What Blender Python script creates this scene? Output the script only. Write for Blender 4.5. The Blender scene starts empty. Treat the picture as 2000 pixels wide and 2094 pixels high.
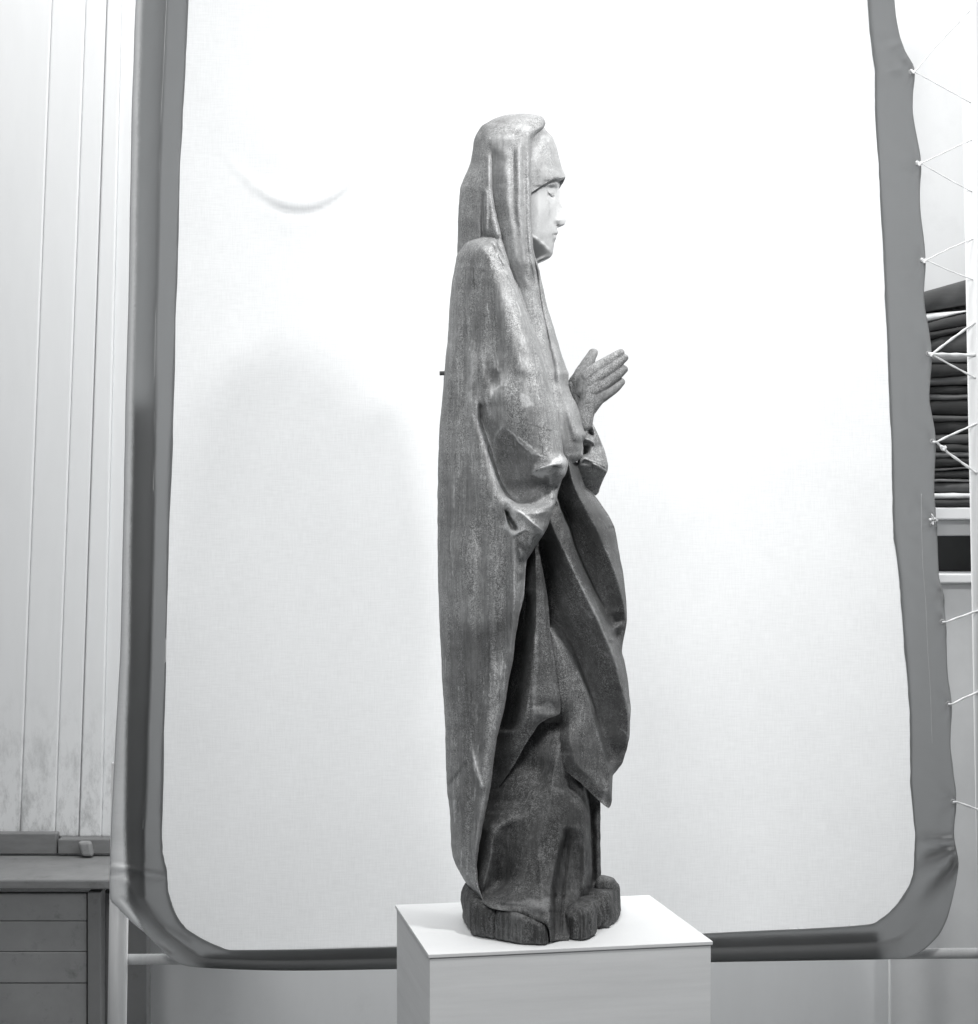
import bpy, bmesh, math, random
import numpy as np
from mathutils import Vector

random.seed(4)
rng = np.random.RandomState(7)
sc = bpy.context.scene
COL = sc.collection

# ------------------------------------------------------------------ camera
F = 3700.0            # focal length in photograph pixels (2000 x 2094)
CX, CY = 1000.0, 1047.0
cam_d = bpy.data.cameras.new("camera")
cam_d.sensor_fit = 'VERTICAL'
cam_d.sensor_height = 24.0
cam_d.lens = 24.0 * F / 2094.0
cam_d.clip_start = 0.05
cam_d.clip_end = 60
cam = bpy.data.objects.new("camera", cam_d)
cam.rotation_euler = (math.radians(90), 0, 0)
COL.objects.link(cam)
sc.camera = cam

# ------------------------------------------------------------------ world, lamps, exposure
sc.view_settings.view_transform = 'Standard'
sc.view_settings.look = 'None'
sc.view_settings.exposure = 0.0
sc.view_settings.gamma = 1.0
W = bpy.data.worlds.new("World")
sc.world = W
W.use_nodes = True
W.node_tree.nodes['Background'].inputs[0].default_value = (0.93, 0.97, 1.0, 1)
W.node_tree.nodes['Background'].inputs[1].default_value = 0.12


def area(name, loc, target, power, sx, sy=None):
    l = bpy.data.lights.new(name, 'AREA')
    l.energy = power
    l.shape = 'RECTANGLE'
    l.size = sx
    l.size_y = sy or sx
    l.color = (1.0, 0.995, 0.985)
    o = bpy.data.objects.new(name, l)
    o.location = loc
    o.rotation_euler = (Vector(target) - Vector(loc)).to_track_quat('-Z', 'Y').to_euler()
    COL.objects.link(o)
    return o


area("key_lamp", (0.80, 2.16, 1.235), (0.08, 3.05, 0.1), 22.5, 0.15)
area("fill_lamp", (-0.6, 0.6, 1.5), (0.05, 3.1, -0.1), 36, 0.8)
area("cloth_backlight", (0.12, 4.40, 0.1), (0.12, 3.5, 0.1), 27, 1.70, 2.0)  # unseen area lamp added behind the screen to brighten the cloth
area("back_room_lamp", (0.1, 3.4, 2.9), (0.1, 4.45, -0.6), 108, 3.2, 0.6)

# ------------------------------------------------------------------ helpers
D0 = 3.0                       # depth of the middle plane of the statue
S = D0 / F                     # metres per photograph pixel there
ORG = Vector((0.096, 3.0, -0.68))


def at(px, py, d):
    return ((px - CX) * d / F, d, (CY - py) * d / F)


def tag(o, label=None, cat=None, group=None, kind=None):
    if label: o['label'] = label
    if cat: o['category'] = cat
    if group: o['group'] = group
    if kind: o['kind'] = kind
    return o


def empty(name, loc):
    o = bpy.data.objects.new(name, None)
    o.empty_display_size = 0.05
    o.location = loc
    COL.objects.link(o)
    return o


def world_loc(o):
    v = Vector((0, 0, 0))
    while o is not None:
        v = v + o.location
        o = o.parent
    return v


def mk(name, verts, faces, mat, parent=None, smooth=True, attrs=None):
    off = world_loc(parent) if parent else Vector((0, 0, 0))
    me = bpy.data.meshes.new(name)
    v = np.asarray(verts, dtype=float) - np.array(off)
    me.from_pydata(v.tolist(), [], faces)
    if attrs:
        for k, a in attrs.items():
            at_ = me.attributes.new(k, 'FLOAT', 'POINT')
            at_.data.foreach_set('value', np.asarray(a, dtype=np.float32))
    bm = bmesh.new()
    bm.from_mesh(me)
    bmesh.ops.recalc_face_normals(bm, faces=bm.faces)
    bm.to_mesh(me)
    bm.free()
    if smooth:
        me.polygons.foreach_set('use_smooth', [True] * len(me.polygons))
    me.materials.append(mat)
    o = bpy.data.objects.new(name, me)
    COL.objects.link(o)
    if parent: o.parent = parent
    return o


def pchip(xs, ys):
    xs = np.asarray(xs, float); ys = np.asarray(ys, float)
    if len(xs) == 1:
        return lambda q: np.full_like(np.asarray(q, float), ys[0])
    h = np.diff(xs); dl = np.diff(ys) / h
    m = np.zeros(len(xs))
    for i in range(1, len(xs) - 1):
        if dl[i - 1] * dl[i] > 0:
            w1 = 2 * h[i] + h[i - 1]; w2 = h[i] + 2 * h[i - 1]
            m[i] = (w1 + w2) / (w1 / dl[i - 1] + w2 / dl[i])
    m[0] = dl[0]; m[-1] = dl[-1]

    def f(q):
        q = np.clip(np.asarray(q, float), xs[0], xs[-1])
        k = np.clip(np.searchsorted(xs, q) - 1, 0, len(h) - 1)
        t = (q - xs[k]) / h[k]
        t2, t3 = t * t, t * t * t
        return ((2 * t3 - 3 * t2 + 1) * ys[k] + (t3 - 2 * t2 + t) * h[k] * m[k]
                + (-2 * t3 + 3 * t2) * ys[k + 1] + (t3 - t2) * h[k] * m[k + 1])
    return f


def cols(tab):
    a = np.array(tab, float)
    a = a[np.argsort(a[:, 0])]
    return [pchip(a[:, 0], a[:, i]) for i in range(1, a.shape[1])]


_lat = rng.rand(256, 256)


def vnoise(x, y):
    x = np.asarray(x, float); y = np.asarray(y, float)
    xi = np.floor(x).astype(int); yi = np.floor(y).astype(int)
    fx = x - xi; fy = y - yi
    fx = fx * fx * (3 - 2 * fx); fy = fy * fy * (3 - 2 * fy)
    g = lambda a, b: _lat[a % 256, b % 256]
    return ((g(xi, yi) * (1 - fx) + g(xi + 1, yi) * fx) * (1 - fy)
            + (g(xi, yi + 1) * (1 - fx) + g(xi + 1, yi + 1) * fx) * fy) * 2 - 1


def fbm(x, y, o=4):
    r = 0; a = 1.0
    for i in range(o):
        r = r + a * vnoise(x * 2 ** i + 17.3 * i, y * 2 ** i + 5.1 * i)
        a *= 0.5
    return r


def sst(t):
    t = np.clip(t, 0, 1)
    return t * t * (3 - 2 * t)


# relief features -------------------------------------------------
def ridge(tab, kind='g', fade=30, tr=False):
    """raised (or sunk) fold along x = f(y); rows (y, x, height, width left, width right)"""
    fx, fh, fl, fr = cols(tab)
    y0 = min(t[0] for t in tab); y1 = max(t[0] for t in tab)

    def f(px, py):
        if tr: px, py = py, px
        x = fx(py); e = 0.5
        sl = (fx(py + e) - fx(py - e)) / (2 * e)
        d = (px - x) / np.sqrt(1 + sl * sl)
        w = np.where(d < 0, fl(py), fr(py))
        q = np.abs(d) / w
        if kind == 'g': p = np.exp(-q * q)
        elif kind == 's': p = np.exp(-q)
        else: p = np.sqrt(np.clip(1 - q * q, 0, 1))
        return fh(py) * p * sst((py - y0) / fade + 0.0) * sst((y1 - py) / fade)
    return f


def step(tab, fade=30, tr=False):
    """step of the given height, the far (greater) side raised; rows (y, x, height, width)"""
    fx, fh, fw = cols(tab)
    y0 = min(t[0] for t in tab); y1 = max(t[0] for t in tab)

    def f(px, py):
        if tr: px, py = py, px
        x = fx(py)
        sl = (fx(py + .5) - fx(py - .5))
        d = (px - x) / np.sqrt(1 + sl * sl)
        return fh(py) * (0.5 + 0.5 * np.tanh(d / fw(py))) * sst((py - y0) / fade) * sst((y1 - py) / fade)
    return f


def spot(x, y, h, rx, ry, rot=0):
    c, s = math.cos(rot), math.sin(rot)

    def f(px, py):
        dx, dy = px - x, py - y
        a = (dx * c + dy * s) / rx; b = (-dx * s + dy * c) / ry
        return h * np.exp(-(a * a + b * b))
    return f


def line_dist(pts, px, py):
    best = np.full(px.shape, 1e9)
    for (x0, y0), (x1, y1) in zip(pts[:-1], pts[1:]):
        dx, dy = x1 - x0, y1 - y0
        t = np.clip(((px - x0) * dx + (py - y0) * dy) / (dx * dx + dy * dy + 1e-9), 0, 1)
        best = np.minimum(best, np.hypot(px - x0 - t * dx, py - y0 - t * dy))
    return best


def mark_line(pts, v, w=1.6):
    def f(px, py):
        d = line_dist(pts, px + 1.5 * fbm(px / 7, py / 7, 2), py + 1.5 * fbm(px / 7 + 40, py / 7, 2))
        return v * np.exp(-(d / w) ** 2) * (0.65 + 0.5 * vnoise(px / 6, py / 6))
    return f


def inside(pts, px, py):
    c = np.zeros(px.shape, bool)
    n = len(pts)
    for i in range(n):
        x0, y0 = pts[i]; x1, y1 = pts[(i + 1) % n]
        if y0 == y1: continue
        k = ((y0 > py) != (y1 > py)) & (px < (x1 - x0) * (py - y0) / (y1 - y0) + x0)
        c ^= k
    return c


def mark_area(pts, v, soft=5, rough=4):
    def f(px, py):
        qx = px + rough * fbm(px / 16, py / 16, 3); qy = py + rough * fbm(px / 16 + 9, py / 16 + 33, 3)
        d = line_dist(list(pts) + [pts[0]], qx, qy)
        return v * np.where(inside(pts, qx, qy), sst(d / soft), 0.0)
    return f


def grid_faces(nr, nc, wrap=True):
    f = []
    for r in range(nr - 1):
        a = r * nc
        for c in range(nc if wrap else nc - 1):
            c2 = (c + 1) % nc
            f.append((a + c, a + c2, a + nc + c2, a + nc + c))
    return f


def loft(name, prof, dep, mat, parent, guides=None, feats=(), marks=(), um=0.5, ql=2.0, qr=2.0,
         stp=2.2, ncol=120, nback=36, hb=60, rough=1.0, cap=True, d0=D0):
    """Closed carved solid: prof rows (y, x left, x right), dep rows (y, n left, n right, bulge); n is
    how far the surface stands before the middle plane, in photograph pixels.  guides = crest and valley
    curves (y, x, n) the front surface passes through, between n left and n right."""
    fL, fR = cols(prof); gL, gR, gH = cols(dep)
    y0 = min(p[0] for p in prof); y1 = max(p[0] for p in prof)
    ys = np.linspace(y0, y1, max(6, int((y1 - y0) / stp) + 1))
    t = np.linspace(0, 1, ncol)
    u = 0.6 * t + 0.4 * (0.5 - 0.5 * np.cos(np.pi * t))
    Y, Uu = np.meshgrid(ys, u, indexing='ij')
    XL = fL(ys)[:, None]; XR = fR(ys)[:, None]
    PX = XL + Uu * (XR - XL)
    v = np.where(Uu < um, (um - Uu) / um, (Uu - um) / (1 - um))
    q = np.where(Uu < um, ql, qr)
    bul = np.sqrt(np.clip(1 - v ** q, 0, 1))
    base = gL(ys)[:, None] + (gR(ys) - gL(ys))[:, None] * Uu
    n = base + gH(ys)[:, None] * bul
    if guides:
        G = []
        for tb in guides:
            a = np.array(sorted(tb))
            G.append((a[0, 0], a[-1, 0], pchip(a[:, 0], a[:, 1]), pchip(a[:, 0], a[:, 2])))
        def curve(y, i, pts):
            xs = [PX[i, 0]]; ns = [float(gL(y))]
            for x, nn in sorted(pts):
                if xs[-1] + 1.5 < x < PX[i, -1] - 1.5:
                    xs.append(x); ns.append(nn)
            xs.append(PX[i, -1]); ns.append(float(gR(y)))
            return xs, ns
        FD = 26.0
        for i, y in enumerate(ys):
            full, part = [], []
            for g0, g1, gx, gn in G:
                if not g0 <= y <= g1: continue
                w = 1.0
                if g0 > y0 + 1: w *= float(sst((y - g0) / FD))
                if g1 < y1 - 1: w *= float(sst((g1 - y) / FD))
                (full if w > .999 else part).append((float(gx(y)), float(gn(y)), w))
            xs, ns = curve(y, i, [(p[0], p[1]) for p in full])
            if part:
                f0 = pchip(xs, ns)
                xs, ns = curve(y, i, [(p[0], p[1]) for p in full] + [(p[0], p[1] * p[2] + float(f0(p[0])) * (1 - p[2])) for p in part])
            n[i] = 0.45 * np.interp(PX[i], xs, ns) + 0.55 * pchip(xs, ns)(PX[i]) + gH(y) * bul[i]
        for _ in range(3):                       # soften between rows, at equal x
            m_ = n.copy()
            for i in range(1, len(ys) - 1):
                up = np.interp(PX[i], PX[i - 1], n[i - 1]); dn = np.interp(PX[i], PX[i + 1], n[i + 1])
                up = np.where((PX[i] < PX[i - 1, 0]) | (PX[i] > PX[i - 1, -1]), n[i], up)
                dn = np.where((PX[i] < PX[i + 1, 0]) | (PX[i] > PX[i + 1, -1]), n[i], dn)
                m_[i] = .25 * up + .5 * n[i] + .25 * dn
            n = m_
    edge = np.clip(bul * 2.0, 0, 1)
    for f in feats:
        n = n + f(PX, Y) * edge
    n = n + rough * (1.6 * fbm(PX / 34, Y / 60, 3) + 0.55 * fbm(PX / 8, Y / 22, 2)) * edge
    # rim wobble so that outlines are hand-carved
    PXw = PX + rough * 0.7 * fbm(Y / 18, PX * 0 + 3.3, 3)
    d = d0 - n * S
    front = np.stack([(PXw - CX) * d / F, d, (CY - Y) * d / F], -1)
    tb = np.linspace(1, 0, nback + 2)[1:-1]
    ub = 0.5 - 0.5 * np.cos(np.pi * tb)
    Yb, Ub = np.meshgrid(ys, ub, indexing='ij')
    PXb = XL + Ub * (XR - XL)
    bb = gL(ys)[:, None] + (gR(ys) - gL(ys))[:, None] * Ub
    hbv = (cols(hb)[0](ys)[:, None] if isinstance(hb, (list, tuple)) else hb)
    nb = bb - hbv * np.sqrt(np.clip(1 - np.abs(2 * Ub - 1) ** 3, 0, 1)) + 1.5 * fbm(PXb / 30, Yb / 50, 3)
    dm = d0 - bb * S
    back = np.stack([(PXb - CX) * dm / F, d0 - nb * S, (CY - Yb) * dm / F], -1)
    ring = np.concatenate([front, back], 1)
    nr, nc = ring.shape[:2]
    V = ring.reshape(-1, 3)
    faces = grid_faces(nr, nc)
    mk_a = np.zeros((nr, nc))
    for m in marks:
        mk_a[:, :ncol] += m(PX, Y)
    attr = mk_a.reshape(-1)
    if cap:
        c0 = V[:nc].mean(0); c1 = V[-nc:].mean(0)
        V = np.concatenate([V, [c0, c1]]); attr = np.concatenate([attr, [0, 0]])
        a, b = len(V) - 2, len(V) - 1
        for c in range(nc):
            faces.append((c, (c + 1) % nc, a))
            faces.append(((nr - 1) * nc + c, (nr - 1) * nc + (c + 1) % nc, b))
    return mk(name, V, faces, mat, parent, attrs={'mark': attr})


# ------------------------------------------------------------------ materials
def new_mat(name):
    m = bpy.data.materials.new(name)
    m.use_nodes = True
    nt = m.node_tree
    for n in list(nt.nodes): nt.nodes.remove(n)
    return m, nt


def nd(nt, t, **kw):
    n = nt.nodes.new(t)
    for k, v in kw.items(): setattr(n, k, v)
    return n


def tint(v):
    return (v * 0.985, v * 1.0, v * 1.012, 1)


def math_n(nt, op, a, b=None, c=None):
    n = nd(nt, 'ShaderNodeMath', operation=op)
    for i, x in enumerate((a, b, c)):
        if x is None: continue
        if hasattr(x, 'is_linked'): nt.links.new(x, n.inputs[i])
        else: n.inputs[i].default_value = x
    return n.outputs[0]


def noise_n(nt, vec, scale, detail=4, rough=0.6, stretch=None, off=0):
    if stretch or off:
        mp = nd(nt, 'ShaderNodeMapping')
        mp.inputs['Scale'].default_value = stretch or (1, 1, 1)
        mp.inputs['Location'].default_value = (off, off * .7, off * 1.3)
        nt.links.new(vec, mp.inputs['Vector']); vec = mp.outputs[0]
    n = nd(nt, 'ShaderNodeTexNoise')
    n.inputs['Scale'].default_value = scale
    n.inputs['Detail'].default_value = detail
    n.inputs['Roughness'].default_value = rough
    nt.links.new(vec, n.inputs['Vector'])
    return n.outputs['Fac']


def carved(name, dark, light, patch=0.5, grain=0.5, speck=0.5, wear=1.0, rough=0.62, spec=0.35, off=0.0, bump=0.25):
    """old carved wood: mottled remains of paint, grain along the height, pale worn edges"""
    m, nt = new_mat(name)
    L = nt.links.new
    tc = nd(nt, 'ShaderNodeTexCoord').outputs['Object']
    geo = nd(nt, 'ShaderNodeNewGeometry')
    n1 = noise_n(nt, tc, 9, 6, .62, off=off + 2)
    n1b = noise_n(nt, tc, 38, 5, .65, off=off + 5)
    n2 = noise_n(nt, tc, 1, 6, .7, stretch=(210, 210, 13), off=off)
    n3 = noise_n(nt, tc, 620, 2, .7)
    n4 = noise_n(nt, tc, 260, 5, 1.0, off=off + 9)
    v = math_n(nt, 'ADD', math_n(nt, 'MULTIPLY', math_n(nt, 'SUBTRACT', n1, .5), patch * 1.5), .5)
    v = math_n(nt, 'ADD', v, math_n(nt, 'MULTIPLY', math_n(nt, 'SUBTRACT', n1b, .5), patch * 0.9))
    v = math_n(nt, 'ADD', v, math_n(nt, 'MULTIPLY', math_n(nt, 'SUBTRACT', n2, .5), grain * 1.3))
    nm = noise_n(nt, tc, 1, 3, .6, stretch=(40, 40, 7), off=off + 21)
    nm = math_n(nt, 'MINIMUM', math_n(nt, 'MAXIMUM', math_n(nt, 'MULTIPLY', math_n(nt, 'SUBTRACT', nm, .36), 5.0), .25), 1.25)
    n3 = math_n(nt, 'ADD', math_n(nt, 'MULTIPLY', math_n(nt, 'SUBTRACT', n3, .5), nm), .5)
    n4 = math_n(nt, 'ADD', math_n(nt, 'MULTIPLY', math_n(nt, 'SUBTRACT', n4, .5), nm), .5)
    v = math_n(nt, 'ADD', v, math_n(nt, 'MULTIPLY', math_n(nt, 'SUBTRACT', n3, .5), speck * 2.2))
    v = math_n(nt, 'ADD', v, math_n(nt, 'MULTIPLY', math_n(nt, 'SUBTRACT', n4, .5), speck * 2.6))
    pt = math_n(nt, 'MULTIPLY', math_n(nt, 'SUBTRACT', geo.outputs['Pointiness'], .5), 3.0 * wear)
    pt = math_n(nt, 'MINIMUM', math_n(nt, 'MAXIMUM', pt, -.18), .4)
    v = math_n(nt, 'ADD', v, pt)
    # pale flecks where the ground layer shows
    fl = math_n(nt, 'MULTIPLY', math_n(nt, 'SUBTRACT', noise_n(nt, tc, 1, 4, .8, stretch=(330, 330, 120), off=off + 4), .64), 6.0)
    fl = math_n(nt, 'MINIMUM', math_n(nt, 'MAXIMUM', fl, 0), .3 + .3 * speck)
    v = math_n(nt, 'ADD', v, math_n(nt, 'MULTIPLY', fl, speck * 0.5))
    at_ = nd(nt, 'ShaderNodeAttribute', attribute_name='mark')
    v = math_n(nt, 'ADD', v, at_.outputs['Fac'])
    cr = nd(nt, 'ShaderNodeValToRGB')
    e = cr.color_ramp.elements
    e[0].position = 0.0; e[0].color = tint(dark)
    e[1].position = 1.0; e[1].color = tint(light)
    k = e.new(0.5); k.color = tint((dark * light) ** 0.5)
    L(v, cr.inputs[0])
    b = nd(nt, 'ShaderNodeBsdfPrincipled')
    L(cr.outputs[0], b.inputs['Base Color'])
    b.inputs['Roughness'].default_value = rough
    b.inputs['Specular IOR Level'].default_value = spec
    hgt = math_n(nt, 'ADD', math_n(nt, 'MULTIPLY', n2, grain), math_n(nt, 'MULTIPLY', n4, .6))
    hgt = math_n(nt, 'ADD', hgt, math_n(nt, 'MULTIPLY', n1b, .8))
    bp = nd(nt, 'ShaderNodeBump')
    bp.inputs['Strength'].default_value = bump
    bp.inputs['Distance'].default_value = 0.003
    L(hgt, bp.inputs['Height']); L(bp.outputs[0], b.inputs['Normal'])
    o = nd(nt, 'ShaderNodeOutputMaterial')
    L(b.outputs[0], o.inputs[0])
    return m


def plain(name, val, var=0.15, scale=6, rough=0.7, stretch=None, spec=0.25, stain=0.0, bump=0.0, fine=0.0, off=0):
    m, nt = new_mat(name)
    L = nt.links.new
    tc = nd(nt, 'ShaderNodeTexCoord').outputs['Object']
    n1 = noise_n(nt, tc, scale, 6, .65, stretch, off=off)
    v = math_n(nt, 'ADD', 1.0, math_n(nt, 'MULTIPLY', math_n(nt, 'SUBTRACT', n1, .5), var * 2))
    if fine:
        n2 = noise_n(nt, tc, 420, 3, .7)
        v = math_n(nt, 'ADD', v, math_n(nt, 'MULTIPLY', math_n(nt, 'SUBTRACT', n2, .5), fine * 2))
    if stain:
        n3 = noise_n(nt, tc, scale * 2.3, 7, .75, off=11)
        s = math_n(nt, 'MULTIPLY', math_n(nt, 'MAXIMUM', math_n(nt, 'SUBTRACT', n3, .56), 0.0), stain * 6)
        v = math_n(nt, 'SUBTRACT', v, math_n(nt, 'MINIMUM', s, stain))
    mx = nd(nt, 'ShaderNodeMix', data_type='RGBA')
    mx.inputs[0].default_value = 1.0
    mx.blend_type = 'MULTIPLY'
    mx.inputs[6].default_value = tint(val)
    cb = nd(nt, 'ShaderNodeCombineColor')
    for i in range(3): L(v, cb.inputs[i])
    L(cb.outputs[0], mx.inputs[7])
    b = nd(nt, 'ShaderNodeBsdfPrincipled')
    L(mx.outputs[2], b.inputs['Base Color'])
    b.inputs['Roughness'].default_value = rough
    b.inputs['Specular IOR Level'].default_value = spec
    if bump:
        bp = nd(nt, 'ShaderNodeBump')
        bp.inputs['Strength'].default_value = bump
        bp.inputs['Distance'].default_value = 0.002
        L(n1, bp.inputs['Height']); L(bp.outputs[0], b.inputs['Normal'])
    o = nd(nt, 'ShaderNodeOutputMaterial')
    L(b.outputs[0], o.inputs[0])
    return m


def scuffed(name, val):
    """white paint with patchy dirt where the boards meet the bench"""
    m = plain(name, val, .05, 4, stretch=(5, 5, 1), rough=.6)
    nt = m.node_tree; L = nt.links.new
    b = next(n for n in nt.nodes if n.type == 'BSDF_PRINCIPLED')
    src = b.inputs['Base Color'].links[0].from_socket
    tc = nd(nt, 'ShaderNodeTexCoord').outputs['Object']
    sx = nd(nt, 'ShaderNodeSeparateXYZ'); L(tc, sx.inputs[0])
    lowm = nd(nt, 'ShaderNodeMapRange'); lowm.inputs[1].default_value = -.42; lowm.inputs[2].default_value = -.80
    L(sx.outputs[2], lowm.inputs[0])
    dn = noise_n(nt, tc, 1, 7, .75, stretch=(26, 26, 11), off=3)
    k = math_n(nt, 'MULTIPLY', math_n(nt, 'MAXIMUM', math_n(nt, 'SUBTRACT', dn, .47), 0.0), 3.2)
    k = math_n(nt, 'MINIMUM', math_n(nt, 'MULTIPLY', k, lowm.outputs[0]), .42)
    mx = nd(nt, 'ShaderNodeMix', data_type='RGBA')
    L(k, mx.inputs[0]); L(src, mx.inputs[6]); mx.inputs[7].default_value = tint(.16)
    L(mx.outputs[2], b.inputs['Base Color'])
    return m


def cloth_mat(name, val, trans, weave=0.05, hem=None, tval=None):
    """woven sheeting; lets light through; hem = value the attribute 'hem' mixes to, speckled like a spray"""
    m, nt = new_mat(name)
    L = nt.links.new
    tc = nd(nt, 'ShaderNodeTexCoord').outputs['Object']
    a = noise_n(nt, tc, 1, 3, .6, stretch=(30, 30, 420))
    b_ = noise_n(nt, tc, 1, 3, .6, stretch=(420, 30, 30))
    c = noise_n(nt, tc, 3.5, 5, .6)
    v = math_n(nt, 'ADD', 1.0, math_n(nt, 'MULTIPLY', math_n(nt, 'SUBTRACT', math_n(nt, 'ADD', a, b_), 1.0), weave * 2))
    v = math_n(nt, 'ADD', v, math_n(nt, 'MULTIPLY', math_n(nt, 'SUBTRACT', c, .5), weave * 1.2))
    cb = nd(nt, 'ShaderNodeCombineColor')
    for i in range(3): L(v, cb.inputs[i])
    mx = nd(nt, 'ShaderNodeMix', data_type='RGBA', blend_type='MULTIPLY')
    mx.inputs[0].default_value = 1.0
    L(cb.outputs[0], mx.inputs[7])
    if hem is None:
        mx.inputs[6].default_value = tint(val)
    else:
        at_ = nd(nt, 'ShaderNodeAttribute', attribute_name='hem')
        sp = noise_n(nt, tc, 700, 2, .7)
        h = math_n(nt, 'ADD', at_.outputs['Fac'], math_n(nt, 'MULTIPLY', math_n(nt, 'SUBTRACT', sp, .5), .9))
        mr = nd(nt, 'ShaderNodeMapRange', interpolation_type='SMOOTHSTEP')
        mr.inputs[1].default_value = 0.25; mr.inputs[2].default_value = 0.75
        L(h, mr.inputs[0])
        m2 = nd(nt, 'ShaderNodeMix', data_type='RGBA')
        m2.inputs[6].default_value = tint(val); m2.inputs[7].default_value = tint(hem)
        L(mr.outputs[0], m2.inputs[0])
        L(m2.outputs[2], mx.inputs[6])
    d = nd(nt, 'ShaderNodeBsdfDiffuse')
    L(mx.outputs[2], d.inputs[0])
    out = d.outputs[0]
    if trans:
        t_ = nd(nt, 'ShaderNodeBsdfTranslucent')
        if tval is None: L(mx.outputs[2], t_.inputs[0])
        else: t_.inputs[0].default_value = tint(tval)
        ms = nd(nt, 'ShaderNodeMixShader')
        ms.inputs[0].default_value = trans
        if hem is not None:
            L(math_n(nt, 'MULTIPLY', math_n(nt, 'SUBTRACT', 1.0, mr.outputs[0]), trans), ms.inputs[0])
        L(d.outputs[0], ms.inputs[1]); L(t_.outputs[0], ms.inputs[2])
        out = ms.outputs[0]
    o = nd(nt, 'ShaderNodeOutputMaterial')
    L(out, o.inputs[0])
    return m


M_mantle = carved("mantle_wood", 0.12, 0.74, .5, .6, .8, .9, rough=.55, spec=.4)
M_veil = carved("veil_wood", 0.15, 0.62, .6, .45, .8, 1.0, off=3)
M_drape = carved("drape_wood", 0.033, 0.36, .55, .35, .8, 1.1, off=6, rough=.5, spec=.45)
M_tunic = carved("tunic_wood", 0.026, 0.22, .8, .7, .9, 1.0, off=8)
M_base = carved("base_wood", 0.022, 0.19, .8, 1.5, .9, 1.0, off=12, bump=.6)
M_face = carved("face_paint", 0.36, 0.84, .5, .08, .3, .7, off=14, bump=.1)
M_wimple = carved("wimple_paint", 0.22, 0.60, .8, .35, .7, .8, off=15, bump=.2)
M_hand = carved("hand_wood", 0.09, 0.48, .7, .4, .8, 1.0, off=17)
M_dowel = plain("dowel_wood", 0.12)
M_cloth = cloth_mat("white_sheeting", 0.78, 0.38, 0.09)
M_border = cloth_mat("grey_binding", 0.16, 0.62, 0.06, hem=0.9, tval=0.56)
M_cord = plain("white_cord", 0.75, .1, 300)
M_pole = plain("pale_pole", 0.62, .12, 5, stretch=(30, 30, 2), rough=.5)
M_plinth = plain("plinth_white", 0.80, .06, 8, rough=.55, fine=.03, stain=.06)
M_plinth_side = plain("plinth_side", 0.84, .12, 1, stretch=(4, 4, 60), rough=.6, fine=.03)
M_wall = plain("wall_white", 0.78, .05, 3, stretch=(4, 4, 1), rough=.6, stain=.05)
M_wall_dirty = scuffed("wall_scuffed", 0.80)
M_bench = plain("bench_paint", 0.20, .3, 5, stretch=(3, 3, 12), rough=.6, stain=.3)
M_bench2 = plain("bench_panel", 0.27, .3, 7, rough=.6, stain=.35)
M_stile = plain("bench_stile", 0.19, .2, 6, rough=.6, stain=.3)
M_floor = plain("floor_boards", 0.2, .2, 3)

# ------------------------------------------------------------------ room: wall, floor
WD = 4.45


def slab(name, quad, d_front, thick, mat, parent=None, bev=0.002):
    """board whose front face is the quad (photo px, order tl tr br bl) at depth d_front"""
    fr = [at(x, y, d_front) for x, y in quad]
    bk = [(a[0], a[1] + thick, a[2]) for a in fr]
    me_v = fr + bk
    o = mk(name, me_v, [(0, 1, 2, 3), (7, 6, 5, 4), (0, 4, 5, 1), (1, 5, 6, 2), (2, 6, 7, 3), (3, 7, 4, 0)], mat, parent, smooth=False)
    if bev:
        md = o.modifiers.new("bevel", 'BEVEL'); md.width = bev; md.segments = 2
    return o


def box(name, lo, hi, mat, parent=None, bev=0.0):
    (x0, y0, z0), (x1, y1, z1) = lo, hi
    v = [(x0, y0, z0), (x1, y0, z0), (x1, y1, z0), (x0, y1, z0), (x0, y0, z1), (x1, y0, z1), (x1, y1, z1), (x0, y1, z1)]
    o = mk(name, v, [(3, 2, 1, 0), (4, 5, 6, 7), (0, 1, 5, 4), (1, 2, 6, 5), (2, 3, 7, 6), (3, 0, 4, 7)], mat, parent, smooth=False)
    if bev:
        md = o.modifiers.new("bevel", 'BEVEL'); md.width = bev; md.segments = 2
    return o


FLOOR_Z = -1.45
floor = box("floor", (-4, -1.5, FLOOR_Z - .1), (4, WD + .2, FLOOR_Z), M_floor)
tag(floor, kind='structure')
wall = box("wall", (-4, WD, FLOOR_Z), (4, WD + .2, 3.2), M_wall)
tag(wall, kind='structure')
# painted upright boards of the left wall (edges lean a little, as they do in the photograph)
bx = [(-120, -160), (112, 40), (181, 112), (224, 161), (252, 207), (430, 430)]
proud = [0.030, 0.028, 0.0255, 0.029, 0.022]
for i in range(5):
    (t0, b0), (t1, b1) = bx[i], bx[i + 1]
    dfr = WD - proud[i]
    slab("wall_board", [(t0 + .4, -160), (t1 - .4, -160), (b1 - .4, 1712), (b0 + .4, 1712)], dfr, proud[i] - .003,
         M_wall_dirty, wall, bev=.004)

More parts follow.
